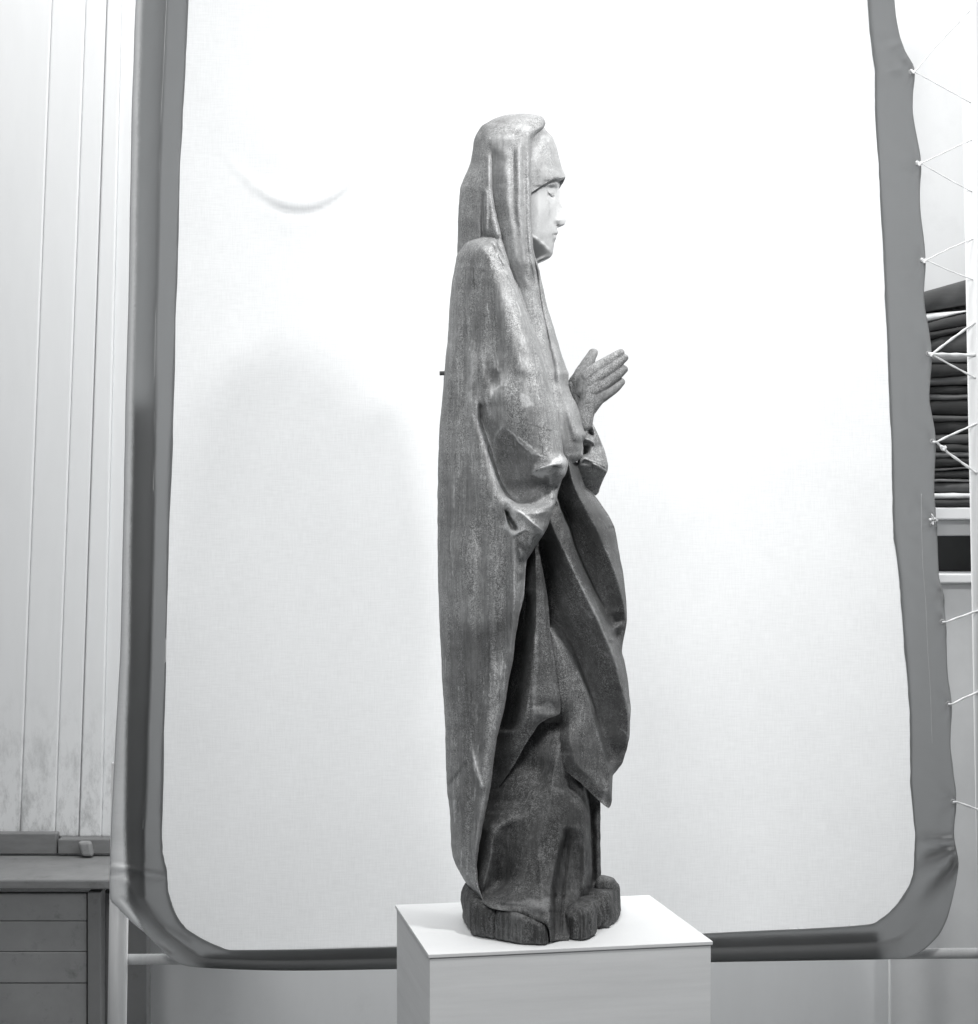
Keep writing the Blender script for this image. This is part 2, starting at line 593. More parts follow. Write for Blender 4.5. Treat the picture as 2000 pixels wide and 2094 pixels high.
# bench with boarded front at the lower left
bz = (CY - 1748) * 4.40 / F
bench = empty("bench", (-1.15, 4.25, FLOOR_Z))
tag(bench, "grey painted wooden bench with boarded front against the white wall", "bench")
slab("skirting_board", [(-200, 1704), (116, 1704), (116, 1747), (-200, 1747)], 4.385, .03, M_bench, bench, .003)
slab("skirting_board", [(118, 1716), (420, 1716), (420, 1747), (118, 1747)], 4.378, .04, M_bench, bench, .003)
slab("corner_block", [(158, 1722), (184, 1722), (190, 1752), (167, 1752)], 4.352, .024, M_bench2, bench, .006)
box("seat_board", (-1.6, 4.10, bz - .022), (-0.55, 4.398, bz), M_bench, bench, .004)
slab("front_board", [(-200, 1827), (177, 1827), (177, 1883), (-200, 1883)], 4.13, .02, M_bench2, bench, .002)
slab("front_board", [(-200, 1884.2), (177, 1884.2), (177, 1946), (-200, 1946)], 4.131, .02, M_bench2, bench, .002)
slab("front_board", [(-200, 1947.2), (177, 1947.2), (177, 2010), (-200, 2010)], 4.13, .02, M_bench2, bench, .002)
slab("front_board", [(-200, 2011.2), (177, 2011.2), (177, 2330), (-200, 2330)], 4.131, .02, M_bench2, bench, .002)
slab("stile", [(179, 1824), (206, 1824), (206, 2330), (179, 2330)], 4.122, .05, M_stile, bench, .002)
slab("end_board", [(209, 1826), (300, 1826), (300, 2330), (209, 2330)], 4.20, .05, M_stile, bench, .002)

# ------------------------------------------------------------------ right background: shelf and folded blankets
shelf = empty("shelf_unit", (1.35, 4.3, FLOOR_Z))
tag(shelf, "white painted open shelf unit behind the right edge of the cloth screen", "shelf")
M_shelf = plain("shelf_white", 0.8, .05, 4)
M_dark = plain("shelf_inside", 0.05, .2, 5)
slab("top_board", [(1820, 1038), (2140, 1038), (2140, 1062), (1820, 1062)], 4.20, .24, M_shelf, shelf, .003)
slab("apron_board", [(1820, 1064), (2140, 1064), (2140, 1095), (1820, 1095)], 4.222, .02, plain("apron_paint", .5), shelf, .002)
slab("back_panel", [(1820, 1096), (2140, 1096), (2140, 1173), (1820, 1173)], 4.40, .02, M_dark, shelf, .0)
slab("lower_board", [(1820, 1174), (2140, 1174), (2140, 1192), (1820, 1192)], 4.20, .22, M_shelf, shelf, .003)
slab("lower_panel", [(1820, 1194), (2140, 1194), (2140, 2330), (1820, 2330)], 4.225, .02, plain("panel_paint", .6), shelf, .003)


def blanket(y0l, y1l, y0r, y1r, val, label, name="folded_blanket", group=None, d=4.2, jig=0.0):
    """a soft folded cloth lying flat: rounded front edge, slight sag; left/right pixel heights of the front"""
    xs = np.linspace(1822, 2135, 40)
    t = (xs - 1885) / (1945 - 1885)
    ya = y0l + (y0r - y0l) * np.clip(t, -1, 4); yb = y1l + (y1r - y1l) * np.clip(t, -1, 4)
    rows = []
    a = np.linspace(0, math.pi, 11)
    for k in range(11):
        c = math.cos(a[k]); s_ = math.sin(a[k])
        yy = (ya + yb) / 2 - (yb - ya) / 2 * c * 0.97 + jig * fbm(xs / 25, xs * 0 + y0l, 3)
        dd = d + .012 * (1 - s_) + .004 * fbm(xs / 30, xs * 0 + y0l + k * .1, 2)
        rows.append(np.stack([(xs - CX) * dd / F, dd, (CY - yy) * dd / F], -1))
    V = np.array(rows)
    back = V[[-1, 0]].copy(); back[..., 1] += .2
    V = np.concatenate([V, back], 0)
    nr, nc = V.shape[:2]
    f = grid_faces(nr, nc, False)
    f += [((nr - 1) * nc + c, (nr - 1) * nc + c + 1, c + 1, c) for c in range(nc - 1)]
    f += [tuple(r * nc for r in range(nr)), tuple(r * nc + nc - 1 for r in range(nr))[::-1]]
    o = mk(name, V.reshape(-1, 3), f, plain("blanket_%02d" % int(val * 100), val, .25, 12, fine=.1, rough=.8, stretch=(2, 2, 30)), None)
    tag(o, label, "blanket", group)
    return o


GB = "dark folded blankets piled on the white shelf"
blanket(597, 640, 580, 629, .085, "thick dark blanket slanting across the very top of the pile")
blanket(641, 661, 637, 646, .72, "white folded sheet near the top of the pile, under the slanting dark blanket", "folded_sheet")
lay = [(662, 682, 647, 672, .06), (682, 700, 672, 684, .04), (700, 722, 684, 722, .07), (722, 742, 722, 742, .17),
       (742, 776, 742, 770, .035), (776, 790, 770, 788, .10), (790, 806, 789, 806, .04), (806, 820, 806, 818, .13),
       (820, 848, 818, 850, .03), (848, 862, 850, 862, .09), (862, 890, 862, 888, .04), (890, 908, 888, 908, .08),
       (908, 924, 908, 924, .045), (924, 936, 924, 936, .14), (936, 958, 936, 954, .04), (958, 966, 956, 962, .22), (967, 979, 964, 978, .05),
       (979, 986, 979, 986, .22), (987, 1007, 987, 1007, .09)]
ORD = "first second third fourth fifth sixth seventh eighth ninth tenth eleventh twelfth thirteenth fourteenth fifteenth sixteenth seventeenth eighteenth nineteenth".split()
for i, a in enumerate(lay):
    tone = "black" if a[4] < .05 else ("dark grey" if a[4] < .12 else "mid grey")
    blanket(a[0], a[1], a[2], a[3], a[4], "%s folded blanket, %s one down below the upper white sheet in the pile" % (tone, ORD[i]), group=GB, jig=.8, d=4.2 + random.uniform(-.006, .01))
blanket(1008, 1021, 1008, 1020, .70, "thin white folded sheet second from the bottom of the pile", "folded_sheet", jig=.6)
blanket(1022, 1037, 1021, 1037, .06, "dark folded blanket lying directly on the white shelf at the bottom of the pile")

# ------------------------------------------------------------------ backdrop screen
DC = 3.52
I_ = [(407, -500), (383, 67), (377, 183), (369, 336), (361.6, 580), (355.5, 814), (351, 967), (345, 1115), (340, 1314), (336, 1497),
      (331.5, 1697), (333, 1742), (337, 1763), (341, 1784), (344.5, 1822), (351, 1848), (364.5, 1878), (380.5, 1898), (410, 1918),
      (444, 1934), (476, 1943), (600, 1942), (800, 1937), (1100, 1924), (1440, 1909), (1560, 1903), (1675, 1898), (1784, 1889),
      (1803, 1878), (1825, 1859), (1848, 1830), (1864, 1798), (1869.5, 1760), (1871, 1709), (1867, 1664), (1862, 1600), (1861, 1519),
      (1860, 1458), (1853, 1366), (1845, 1272), (1841, 1214), (1837.5, 1171), (1828, 1101), (1826, 1060), (1825, 998), (1823, 903),
      (1818.6, 816), (1816, 723), (1810, 606), (1807, 532), (1800, 400), (1796.5, 334), (1789.5, 218), (1789, 147), (1783, 98),
      (1776, 30), (1748, -500)]
O_ = [(300, -500), (275, 67), (271, 183), (267, 336), (263, 580), (257, 814), (254, 967), (251, 1115), (246, 1314), (237, 1497),
      (228, 1668), (226, 1720), (225, 1760), (224, 1800), (225, 1835), (243, 1858), (268, 1884), (296, 1908), (320, 1932),
      (346, 1957), (384, 1976), (600, 1985), (800, 1982), (1100, 1974), (1440, 1968), (1560, 1966), (1680, 1964), (1800, 1962),
      (1846, 1961), (1874, 1952), (1925, 1905), (1948, 1838), (1960, 1765), (1951, 1705), (1956, 1640), (1950, 1580), (1944, 1519),
      (1946, 1440), (1937, 1366), (1934, 1272), (1929, 1214), (1919, 1168), (1917, 1101), (1915, 1065), (1911, 998), (1914, 903),
      (1901, 810), (1905.5, 723.6), (1890, 606), (1893, 532), (1881, 410), (1883, 334), (1866, 218), (1870.5, 147), (1848, 98),
      (1832, 30), (1806, -500)]
N_ = len(I_)
scr = empty("backdrop_screen", at(1060, 1960, DC))
tag(scr, "large white cloth screen with rounded grey border laced to a pale pole frame", "backdrop screen")
kk = np.arange(N_)
fi = np.linspace(0, N_ - 1, (N_ - 1) * 7 + 1)
Ia = np.array(I_); Oa = np.array(O_)
IX, IY = pchip(kk, Ia[:, 0])(fi), pchip(kk, Ia[:, 1])(fi)
OX, OY = pchip(kk, Oa[:, 0])(fi), pchip(kk, Oa[:, 1])(fi)
IX = IX + .8 * fbm(fi * 3, fi * 0, 2); OX = OX + .5 * fbm(fi * 2, fi * 0 + 7, 2)
wrapw = np.interp(fi, [0, 14, 18, 21, 28, 30, N_], [1, 1, .6, .45, .45, 0, 0])
seam = np.interp(fi, [0, 4, 7, 10, 13, 18, 21, 28, N_], [.40, .42, .34, .36, .42, .5, .55, .55, .5])
hemw = np.interp(fi, [0, 7, 9, 10, 13, 14, 16, 17, N_], [.13, .17, .22, .27, .31, .30, .18, 0, 0])
NS = 26
lace = [(1870.5, 147), (1883, 334), (1893, 532), (1905.5, 723.6), (1914, 903), (1915, 1065), (1929, 1214), (1934, 1272), (1946, 1440), (1956, 1640), (1960, 1765)]
rows = []; hem = []
for j in range(NS):
    s = j / (NS - 1)
    px = IX + (OX - IX) * s; py = IY + (OY - IY) * s
    v = np.clip((s - seam) / (1 - seam), 0, 1) * 2 - 1
    bump = np.where(s > seam, np.sqrt(np.clip(1 - (v * .98) ** 2, 0, 1)), 0) * 24 * wrapw
    wr = 0
    for (lx, ly) in lace:
        r = np.hypot(px - lx, py - ly); th = np.arctan2(py - ly, lx - px)
        wr = wr + 5.0 * np.cos(th * 7 + .6) * np.exp(-r / 26) * np.clip(r / 6, 0, 1)
    # corner pulls
    th = np.arctan2(py - 1720, 1985 - px)
    r = np.hypot(px - 1985, py - 1720)
    wr = wr + 13 * np.cos((th + .1) * 11) * np.exp(-((r - 60) / 90) ** 2) * (py > 1690) * sst((py - 1690) / 30)
    th = np.arctan2(py - 60, 1900 - px); r = np.hypot(px - 1870, py - 140)
    wr = wr + 4 * np.cos(th * 14) * np.exp(-(r / 70) ** 2) * (py < 150)
    wr = wr + 1.2 * fbm(px / 30, py / 30, 2)
    for cl, ca, cw in (([(222, 1772), (262, 1776), (330, 1788)], 5, 4), ([(226, 1788), (270, 1789), (345, 1797)], -4, 4), ([(250, 1838), (280, 1876), (312, 1918), (350, 1946)], -6, 4),
                       ([(258, 1800), (290, 1850), (330, 1895), (380, 1925)], 6, 9), ([(262, 818), (290, 821), (322, 816)], 3, 3), ([(262, 826), (300, 828), (322, 824)], -3, 3)):
        bump = bump + ca * np.exp(-(line_dist(cl, px, py) / cw) ** 2)
    d = DC - .004 - (bump + wr * np.clip(s * 3, 0, 1) * (1 - wrapw)) * (DC / F) - wrapw * .5 * fbm(py / 40, px / 40, 2) * .002
    rows.append(np.stack([(px - CX) * d / F, d, (CY - py) * d / F], -1))
    hem.append(np.where(hemw > 0.001, np.clip(.5 + (s - (1 - hemw)) / .24, 0, 1), 0))
V = np.array(rows); H = np.array(hem)
nr, nc = V.shape[:2]
bo = mk("border", V.reshape(-1, 3), grid_faces(nr, nc, False), M_border, scr, attrs={'hem': H.reshape(-1)})
md = bo.modifiers.new("thick", 'SOLIDIFY'); md.thickness = 0.0012; md.offset = -1

# white sheeting
ysc = np.linspace(-500, 1945, 300)
lx = np.interp(ysc, Ia[:21, 1], Ia[:21, 0]) - 2.5
rr = Ia[27:][::-1]
rx = np.interp(ysc, rr[:, 1], rr[:, 0]) + 2.5
tt = np.linspace(0, 1, 260)
PX = lx[:, None] + (rx - lx)[:, None] * tt; PY = np.repeat(ysc[:, None], 260, 1)
low = np.interp(PX, [476, 600, 800, 1100, 1440, 1675, 1784, 1900], [1943, 1942, 1937, 1924, 1909, 1898, 1889, 1880]) + 2.5
PYc = np.minimum(PY, low)
arcx = (PX - 617) / 80.0
cres = (PYc - (439 - 26 * arcx ** 2 + 10 * arcx * 0.0 - 6 * (arcx > 0) * arcx ** 2))
den = np.exp(-arcx ** 2 * .9) * 1.6 * (-9 * np.exp(-(cres / 9) ** 2) + 10 * np.exp(-((cres + 22) / 16) ** 2))
den = den + 3.5 * fbm(PX / 260, PYc / 330, 3) + .5 * fbm(PX / 40, PYc / 120, 2)
d = DC - den * .00095
V = np.stack([(PX - CX) * d / F, d, (CY - PYc) * d / F], -1)
mk("cloth", V.reshape(-1, 3), grid_faces(300, 260, False), M_cloth, scr)


def cyl(name, p0, p1, r, mat, parent, seg=20, r2=None):
    p0 = Vector(p0); p1 = Vector(p1)
    ax = (p1 - p0).normalized()
    u = ax.orthogonal().normalized(); w = ax.cross(u)
    V = []
    for p, q in ((p0, r), (p1, r2 or r)):
        for k in range(seg):
            a = 2 * math.pi * k / seg
            V.append(p + u * math.cos(a) * q + w * math.sin(a) * q)
    f = [(k, (k + 1) % seg, seg + (k + 1) % seg, seg + k) for k in range(seg)]
    f += [tuple(range(seg))[::-1], tuple(range(seg, 2 * seg))]
    o = mk(name, [tuple(v) for v in V], f, mat, parent)
    o.data.polygons[-1].use_smooth = False; o.data.polygons[-2].use_smooth = False
    return o


DP = DC + .012
zb = FLOOR_Z
a = at(318, -200, DP); b_ = at(262, 1300, DP); cpt = at(241, 1800, DP)
e_ = at(236, 2100, DP)
cyl("pole", (e_[0] - .004, DP, zb), at(248, 1560, DP), .0185, M_pole, scr)
slab("hidden_batten", [(264, 826), (319, 826), (303, 1500), (300, 1700), (238, 1700), (246, 1500)][:2] + [(296, 1860), (232, 1835)], DC + .004, .006, M_pole, scr, .001)
zr = at(0, 1950, DP)[2]
pr0 = at(2030, 1950, DP)
cyl("pole", (pr0[0], DP, zb), at(1978, -200, DP), .0165, M_pole, scr)
slab("hidden_batten", [(420, 1946), (1790, 1900), (1800, 1956), (420, 1978)], DC + .004, .006, M_pole, scr, .001)  # unseen board added to stop the backlight, so the bottom border turns darker
cyl("rail", at(250, 1962, DP + .02), at(2028, 1949, DP + .02), .0105, M_pole, scr)

# lacing
M_eye = plain("eyelet_metal", .35, .1, 40, rough=.35)


def rope(name, pts, r, mat, parent, seg=8):
    pts = [Vector(p) for p in pts]
    # resample
    P = []
    for a_, b2 in zip(pts[:-1], pts[1:]):
        L_ = (b2 - a_).length
        for k in range(max(2, int(L_ / .004))):
            P.append(a_.lerp(b2, k / max(2, int(L_ / .004))))
    P.append(pts[-1])
    V = []; f = []
    for i, p in enumerate(P):
        t = (P[min(i + 1, len(P) - 1)] - P[max(i - 1, 0)]).normalized()
        u = t.orthogonal().normalized(); w = t.cross(u)
        for k in range(seg):
            a_ = 2 * math.pi * k / seg
            rr_ = r * (1 + .18 * math.sin(2 * a_ - i * .9))
            V.append(tuple(p + u * math.cos(a_) * rr_ + w * math.sin(a_) * rr_))
    n = len(P)
    f = grid_faces(n, seg)
    f += [tuple(range(seg))[::-1], tuple((n - 1) * seg + k for k in range(seg))]
    return mk(name, V, f, mat, parent)


def ring(name, c, R, r, mat, parent):
    V = []
    for i in range(20):
        a_ = 2 * math.pi * i / 20
        for k in range(8):
            b2 = 2 * math.pi * k / 8
            q = R + r * math.cos(b2)
            V.append((c[0] + q * math.cos(a_), c[1] + r * math.sin(b2), c[2] + q * math.sin(a_)))
    f = []
    for i in range(20):
        for k in range(8):
            f.append((i * 8 + k, i * 8 + (k + 1) % 8, ((i + 1) % 20) * 8 + (k + 1) % 8, ((i + 1) % 20) * 8 + k))
    return mk(name, V, f, mat, parent)


def P2(x, y, d=None):
    return at(x, y, d or DC - .009)


cords = [((1870, 147), [(1912.5, 96), (1985, 20)], .0011), ((1870, 147), [(1944, 187), (1986, 210)], .0013),
         ((1883, 334), [(1943, 306), (1988, 285)], .0012), ((1883, 334), [(1944.6, 369), (1988, 392)], .0013),
         ((1893, 532), [(1942, 508), (1990, 488)], .0012), ((1893, 532), [(1943, 554), (1990, 572)], .0013),
         ((1905.5, 723.6), [(1942.6, 696), (1994, 659)], .0024), ((1905.5, 724), [(1942.6, 725), (1995, 726)], .0032),
         ((1905.5, 725), [(1942, 745), (1995, 773)], .0017),
         ((1914, 904), [(1940, 891.6), (1998, 866)], .0021), ((1914, 904), [(1926, 914), (1939, 926), (1998, 968)], .0024),
         ((1934, 1272), [(1962, 1262), (2008, 1246)], .002), ((1946, 1440), [(1970, 1428), (2012, 1410)], .002),
         ((1956, 1640), [(1985, 1650), (2018, 1662)], .002)]
for (ex, ey), pts, r in cords:
    rope("lacing_cord", [P2(ex - 7, ey + .5, DC - .012), P2(ex + 1, ey, DC - .010)] + [P2(x, y, DC - .004) for x, y in pts], r, M_cord, scr)
for (ex, ey) in lace[:6] + lace[7:10]:
    ring("eyelet", P2(ex - 7, ey, DC - .010), .0042, .0013, M_eye, scr)
# knots
for (kx, ky, q) in ((1866, 145, .8), (1878, 333, 1.0), (1888, 532, 1.0), (1928, 915, 1.1), (1902, 724, .8)):
    pts = []
    for i in range(26):
        a_ = i * .95
        pts.append(P2(kx + 5 * q * math.cos(a_) + i * .1, ky + 4 * q * math.sin(a_ * 1.3) + i * .1, DC - .012 - .003 * math.sin(a_ * .7)))
    rope("knot", pts, .0013 * q, M_cord, scr, 6)
for i in range(13):      # frayed end tied at the sixth eyelet
    a_ = i * 2.4 + random.uniform(-.4, .4); q = random.uniform(.5, 1.35)
    x1, y1 = 1908 + 8 * q * math.cos(a_), 1063 + 9 * q * math.sin(a_)
    rope("frayed_end", [P2(1908, 1064, DC - .012), P2((1908 + x1) / 2 + random.uniform(-3, 3), (1064 + y1) / 2 + random.uniform(-3, 3), DC - .020),
                        P2(x1, y1, DC - .014 - .004 * (i % 3)), P2(x1 + random.uniform(-2, 4), y1 + random.uniform(1, 6), DC - .012)], .0015, M_cord, scr, 6)
M_thread = plain("pale_thread", .5)
rope("seam_thread", [P2(x, y, DC - .0062) for x, y in ((1884, 1010), (1884.5, 1080), (1887, 1160), (1893, 1230), (1897, 1330), (1903, 1420), (1906, 1520))], .0005, M_thread, scr, 6)
sj = [(float(IX[i] + (OX[i] - IX[i]) * (seam[i] + .012)), float(IY[i] + (OY[i] - IY[i]) * seam[i])) for i in range(2, 72, 3)]
rope("seam_thread", [P2(x, y, DC - .0095) for x, y in sj], .0005, M_thread, scr, 6)

# ------------------------------------------------------------------ plinth
TOPZ = -0.68
fl = Vector((-.0932, 2.78)); fr = Vector((.3548, 2.866)); br = Vector((.2848, 3.213)); bl = Vector((-.1626, 3.133))
pl = empty("plinth", (0.096, 3.0, FLOOR_Z))
tag(pl, "white painted plywood box plinth standing under the carved figure", "plinth")


def prism(name, poly, z0, z1, mat, parent, bev):
    n = len(poly)
    V = [(p[0], p[1], z0) for p in poly] + [(p[0], p[1], z1) for p in poly]
    f = [tuple(range(n))[::-1], tuple(range(n, 2 * n))] + [(i, (i + 1) % n, n + (i + 1) % n, n + i) for i in range(n)]
    o = mk(name, V, f, mat, parent, smooth=False)
    if bev:
        md = o.modifiers.new("bevel", 'BEVEL'); md.width = bev; md.segments = 2
    return o


prism("top_panel", [fl, fr, br, bl], TOPZ - .006, TOPZ, M_plinth, pl, .001)


def lerp2(a_, b2, t): return a_ + (b2 - a_) * t


ex_ = (fr - fl).normalized(); ey_ = (bl - fl).normalized()
ins = .0025; th = .012
c00 = fl + ex_ * ins + ey_ * ins; c10 = fr - ex_ * ins + ey_ * ins; c11 = br - ex_ * ins - ey_ * ins; c01 = bl + ex_ * ins - ey_ * ins
prism("front_panel", [c00, c10, c10 + ey_ * th, c00 + ey_ * th], FLOOR_Z, TOPZ - .0072, M_plinth_side, pl, .001)
prism("back_panel", [c01 - ey_ * th, c11 - ey_ * th, c11, c01], FLOOR_Z, TOPZ - .0072, M_plinth_side, pl, .001)
g = .001
prism("side_panel", [c00 + ey_ * (th + g), c00 + ey_ * (th + g) + ex_ * th, c01 - ey_ * (th + g) + ex_ * th, c01 - ey_ * (th + g)], FLOOR_Z, TOPZ - .0072, M_plinth_side, pl, .001)
prism("side_panel", [c10 + ey_ * (th + g) - ex_ * th, c10 + ey_ * (th + g), c11 - ey_ * (th + g), c11 - ey_ * (th + g) - ex_ * th], FLOOR_Z, TOPZ - .0072, M_plinth_side, pl, .001)

# ------------------------------------------------------------------ the carved figure
st = empty("statue", ORG)
tag(st, "weathered carved wooden statue of a veiled woman praying, in profile on the white plinth", "statue")

# mantle: back, shoulder, near arm and the long cloak
prof = [(478, 984, 1003), (482, 970, 1010), (487, 962, 1014), (496, 948, 1018), (508, 941, 1020), (520, 935, 1027), (544, 930, 1041),
        (584, 923, 1056), (632, 918.8, 1073), (696, 914.8, 1098), (757, 909, 1116.5), (799, 906, 1128), (852, 900.6, 1142), (906, 897.4, 1150),
        (925, 896.5, 1152), (946, 895.8, 1162), (959, 895.3, 1160), (970, 895, 1156.5), (983, 895, 1148), (1000, 894.6, 1143),
        (1023, 894.5, 1138), (1039, 894.6, 1132.5), (1060, 894.7, 1126), (1076, 894.8, 1120.5), (1092, 895, 1112.5), (1108, 895, 1102),
        (1128, 895, 1089), (1149, 895.2, 1077), (1160, 895.4, 1075.5), (1210, 896.5, 1072.5), (1263, 898, 1061), (1316, 901, 1053), (1343, 902, 1050),
        (1396, 904.6, 1040), (1450, 908, 1031), (1503, 910.8, 1018), (1557, 912, 1010), (1611, 914, 1003), (1665, 920, 992), (1730, 922.7, 980),
        (1749, 925, 977), (1772, 933.5, 975), (1799, 949, 977), (1826, 969, 983), (1840, 977, 988), (1850, 984, 993)]
dep = [(478, 40, 50, 8), (487, 25, 70, 45), (496, 15, 95, 60), (520, 5, 105, 80), (600, 0, 108, 105), (700, 0, 110, 118), (850, 0, 118, 130),
       (950, 0, 122, 126), (1100, 0, 115, 118), (1300, 0, 112, 105), (1500, 0, 105, 92), (1700, 0, 90, 75), (1800, 20, 90, 45), (1850, 60, 120, 8)]
feats = [
    # long folds down the back
    ridge([(545, 946, -5, 9, 9), (690, 949, -9, 9, 9), (830, 952, -8, 9, 8), (1000, 950, -4, 10, 10), (1100, 948, -3, 10, 10)]),
    ridge([(560, 927, 4, 5, 6), (700, 924, 5, 5, 6), (900, 912, 4, 6, 6), (1000, 908, 3, 8, 8)]),
    ridge([(640, 968, 3, 8, 10), (757, 965, 7, 8, 8), (823, 957, 7, 7, 8), (900, 955, 3, 8, 8)]),
    ridge([(520, 990, 6, 12, 16), (600, 985, 7, 12, 14), (720, 985, 5, 14, 14), (800, 985, 3, 14, 14)]),
    # shoulder: fold falling from the neck to the chest
    ridge([(490, 985, 8, 10, 14), (530, 998, 14, 12, 16), (580, 1012, 13, 14, 20), (680, 1040, 12, 18, 24), (780, 1075, 8, 25, 25)]),
    ridge([(500, 1008, -9, 5, 6), (530, 1020, -10, 6, 7), (565, 1034, -4, 6, 6)], fade=15),
    ridge([(486, 995, 5, 5, 5), (500, 1012, 6, 4, 5), (530, 1026, 6, 4, 5), (548, 1036, 5, 4, 4)], fade=10),
    ridge([(560, 968, -6, 12, 12), (640, 972, -7, 14, 14), (740, 975, -4, 14, 14)]),
    # crease between the arm and the back, and the fold before it
    ridge([(800, 972, 4, 14, 9), (852, 974, 8, 20, 7), (900, 991, 10, 34, 8), (948, 1004, 11, 42, 8), (985, 1013, 11, 44, 9), (1020, 1031, 9, 34, 10), (1050, 1050, 6, 24, 14), (1075, 1065, 3, 20, 14)]),
    ridge([(815, 980, -10, 4, 14), (852, 984, -34, 5, 20), (900, 999, -46, 6, 28), (948, 1013, -52, 6, 34), (985, 1025, -52, 7, 38), (1012, 1042, -42, 8, 34), (1030, 1060, -20, 8, 30), (1040, 1075, -6, 8, 20)], 's', fade=20),
    # under side of the arm turns in towards the bottom
    spot(1085, 1005, -34, 38, 24), spot(1045, 950, -14, 24, 50), spot(1060, 820, 16, 50, 70),
    # step where the sleeve rests on the cloak fold below
    step([(1030, 1016, 20, 5), (1052, 1030, 34, 5), (1080, 1036, 42, 5), (1110, 1033, 40, 4), (1150, 1026, 30, 4)], fade=22, tr=True),
    ridge([(1048, 1046, 6, 6, 10), (1090, 1050, 10, 6, 18), (1130, 1042, 8, 6, 16)], 's', tr=True, fade=18),
    # cuff: the broken pale fold and the hollow under it
    ridge([(1076, 973, 6, 8, 5), (1092, 964, 16, 16, 5), (1112, 956, 22, 24, 8), (1135, 950, 26, 34, 16), (1162, 948, 24, 34, 20)], 's', tr=True, fade=14),
    ridge([(1080, 985, -6, 6, 16), (1105, 985, -18, 8, 18), (1128, 994, -26, 9, 18), (1150, 995, -26, 9, 18)], tr=True, fade=16),
    ridge([(975, 1124, 5, 3, 4), (1000, 1129, 6, 3, 4), (1024, 1132, 6, 3, 4)], fade=10),
    # nail hole and broken lump under the arm
    ridge([(1040, 1033, -4, 2.5, 2.5), (1060, 1042, -38, 5, 5), (1076, 1050, -60, 8, 7), (1088, 1055, -30, 6, 5)], 'r', fade=6),
    ridge([(1020, 1074, 3, 8, 3), (1036, 1082, 8, 14, 3), (1050, 1094, 10, 16, 3), (1064, 1088, 9, 14, 3), (1080, 1080, 4, 10, 3)], 's', tr=True, fade=10),
    ridge([(1050, 1040, 3, 6, 4), (1070, 1053, 12, 8, 5), (1092, 1072, 17, 12, 7), (1114, 1090, 15, 11, 7), (1118, 1094, 13, 11, 7)], 's', tr=True, fade=10),
    step([(1050, 1098, -10, 5), (1066, 1112, -16, 5), (1082, 1128, -14, 6), (1100, 1140, -8, 6)], tr=True, fade=14),
    # torn ground layer on the arm
    ridge([(1008, 899, 1.5, 8, 2), (1016, 884, 2, 8, 2), (1027, 873, 2, 8, 2), (1040, 880, 2.5, 9, 2), (1062, 904, 3.5, 10, 2), (1080, 920, 3.5, 10, 2), (1108, 934, 2, 8, 2)], tr=True, fade=8),
    spot(1010, 775, -7, 16, 20, .3), spot(1000, 805, 5, 8, 14, .3), spot(1020, 830, -4, 14, 10),
    ridge([(745, 1012, 1.5, 3, 6), (770, 1024, 2.5, 3, 7), (788, 1025, 2, 3, 7), (800, 1012, 1, 4, 6)], fade=14),
    # lower cloak: shallow upright folds
    ridge([(1100, 922, -4, 9, 9), (1300, 925, -5, 9, 9), (1500, 934, -4, 9, 9), (1560, 938, -2, 9, 9)]),
    ridge([(1050, 958, 4, 12, 12), (1250, 955, 5, 14, 14), (1500, 962, 5, 12, 12)]),
    ridge([(1090, 985, -5, 9, 9), (1250, 985, -6, 11, 11), (1450, 982, -5, 10, 10), (1560, 978, -3, 10, 10)]),
    ridge([(1120, 1035, -5, 12, 12), (1250, 1030, -6, 13, 13), (1380, 1015, -4, 10, 10)]),
    ridge([(1150, 1012, 4, 9, 9), (1350, 1005, 4, 9, 9), (1500, 993, 3, 9, 9)]),
    # chip and crease near the hem
    ridge([(1525, 964, 3, 7, 6), (1548, 968, 6, 9, 4), (1575, 975, 6, 10, 4), (1607, 985, 4, 8, 3), (1618, 989, 2, 6, 3)], fade=14),
    ridge([(905, 1618, -6, 6, 8), (925, 1600, -9, 6, 8), (950, 1570, -8, 6, 8), (962, 1556, -4, 6, 8)], tr=True, fade=10),
    spot(945, 1640, 8, 20, 45),
    ridge([(1600, 985, -6, 14, 14), (1700, 962, -10, 12, 14), (1780, 965, -10, 10, 12), (1810, 972, -6, 8, 8)]),
]
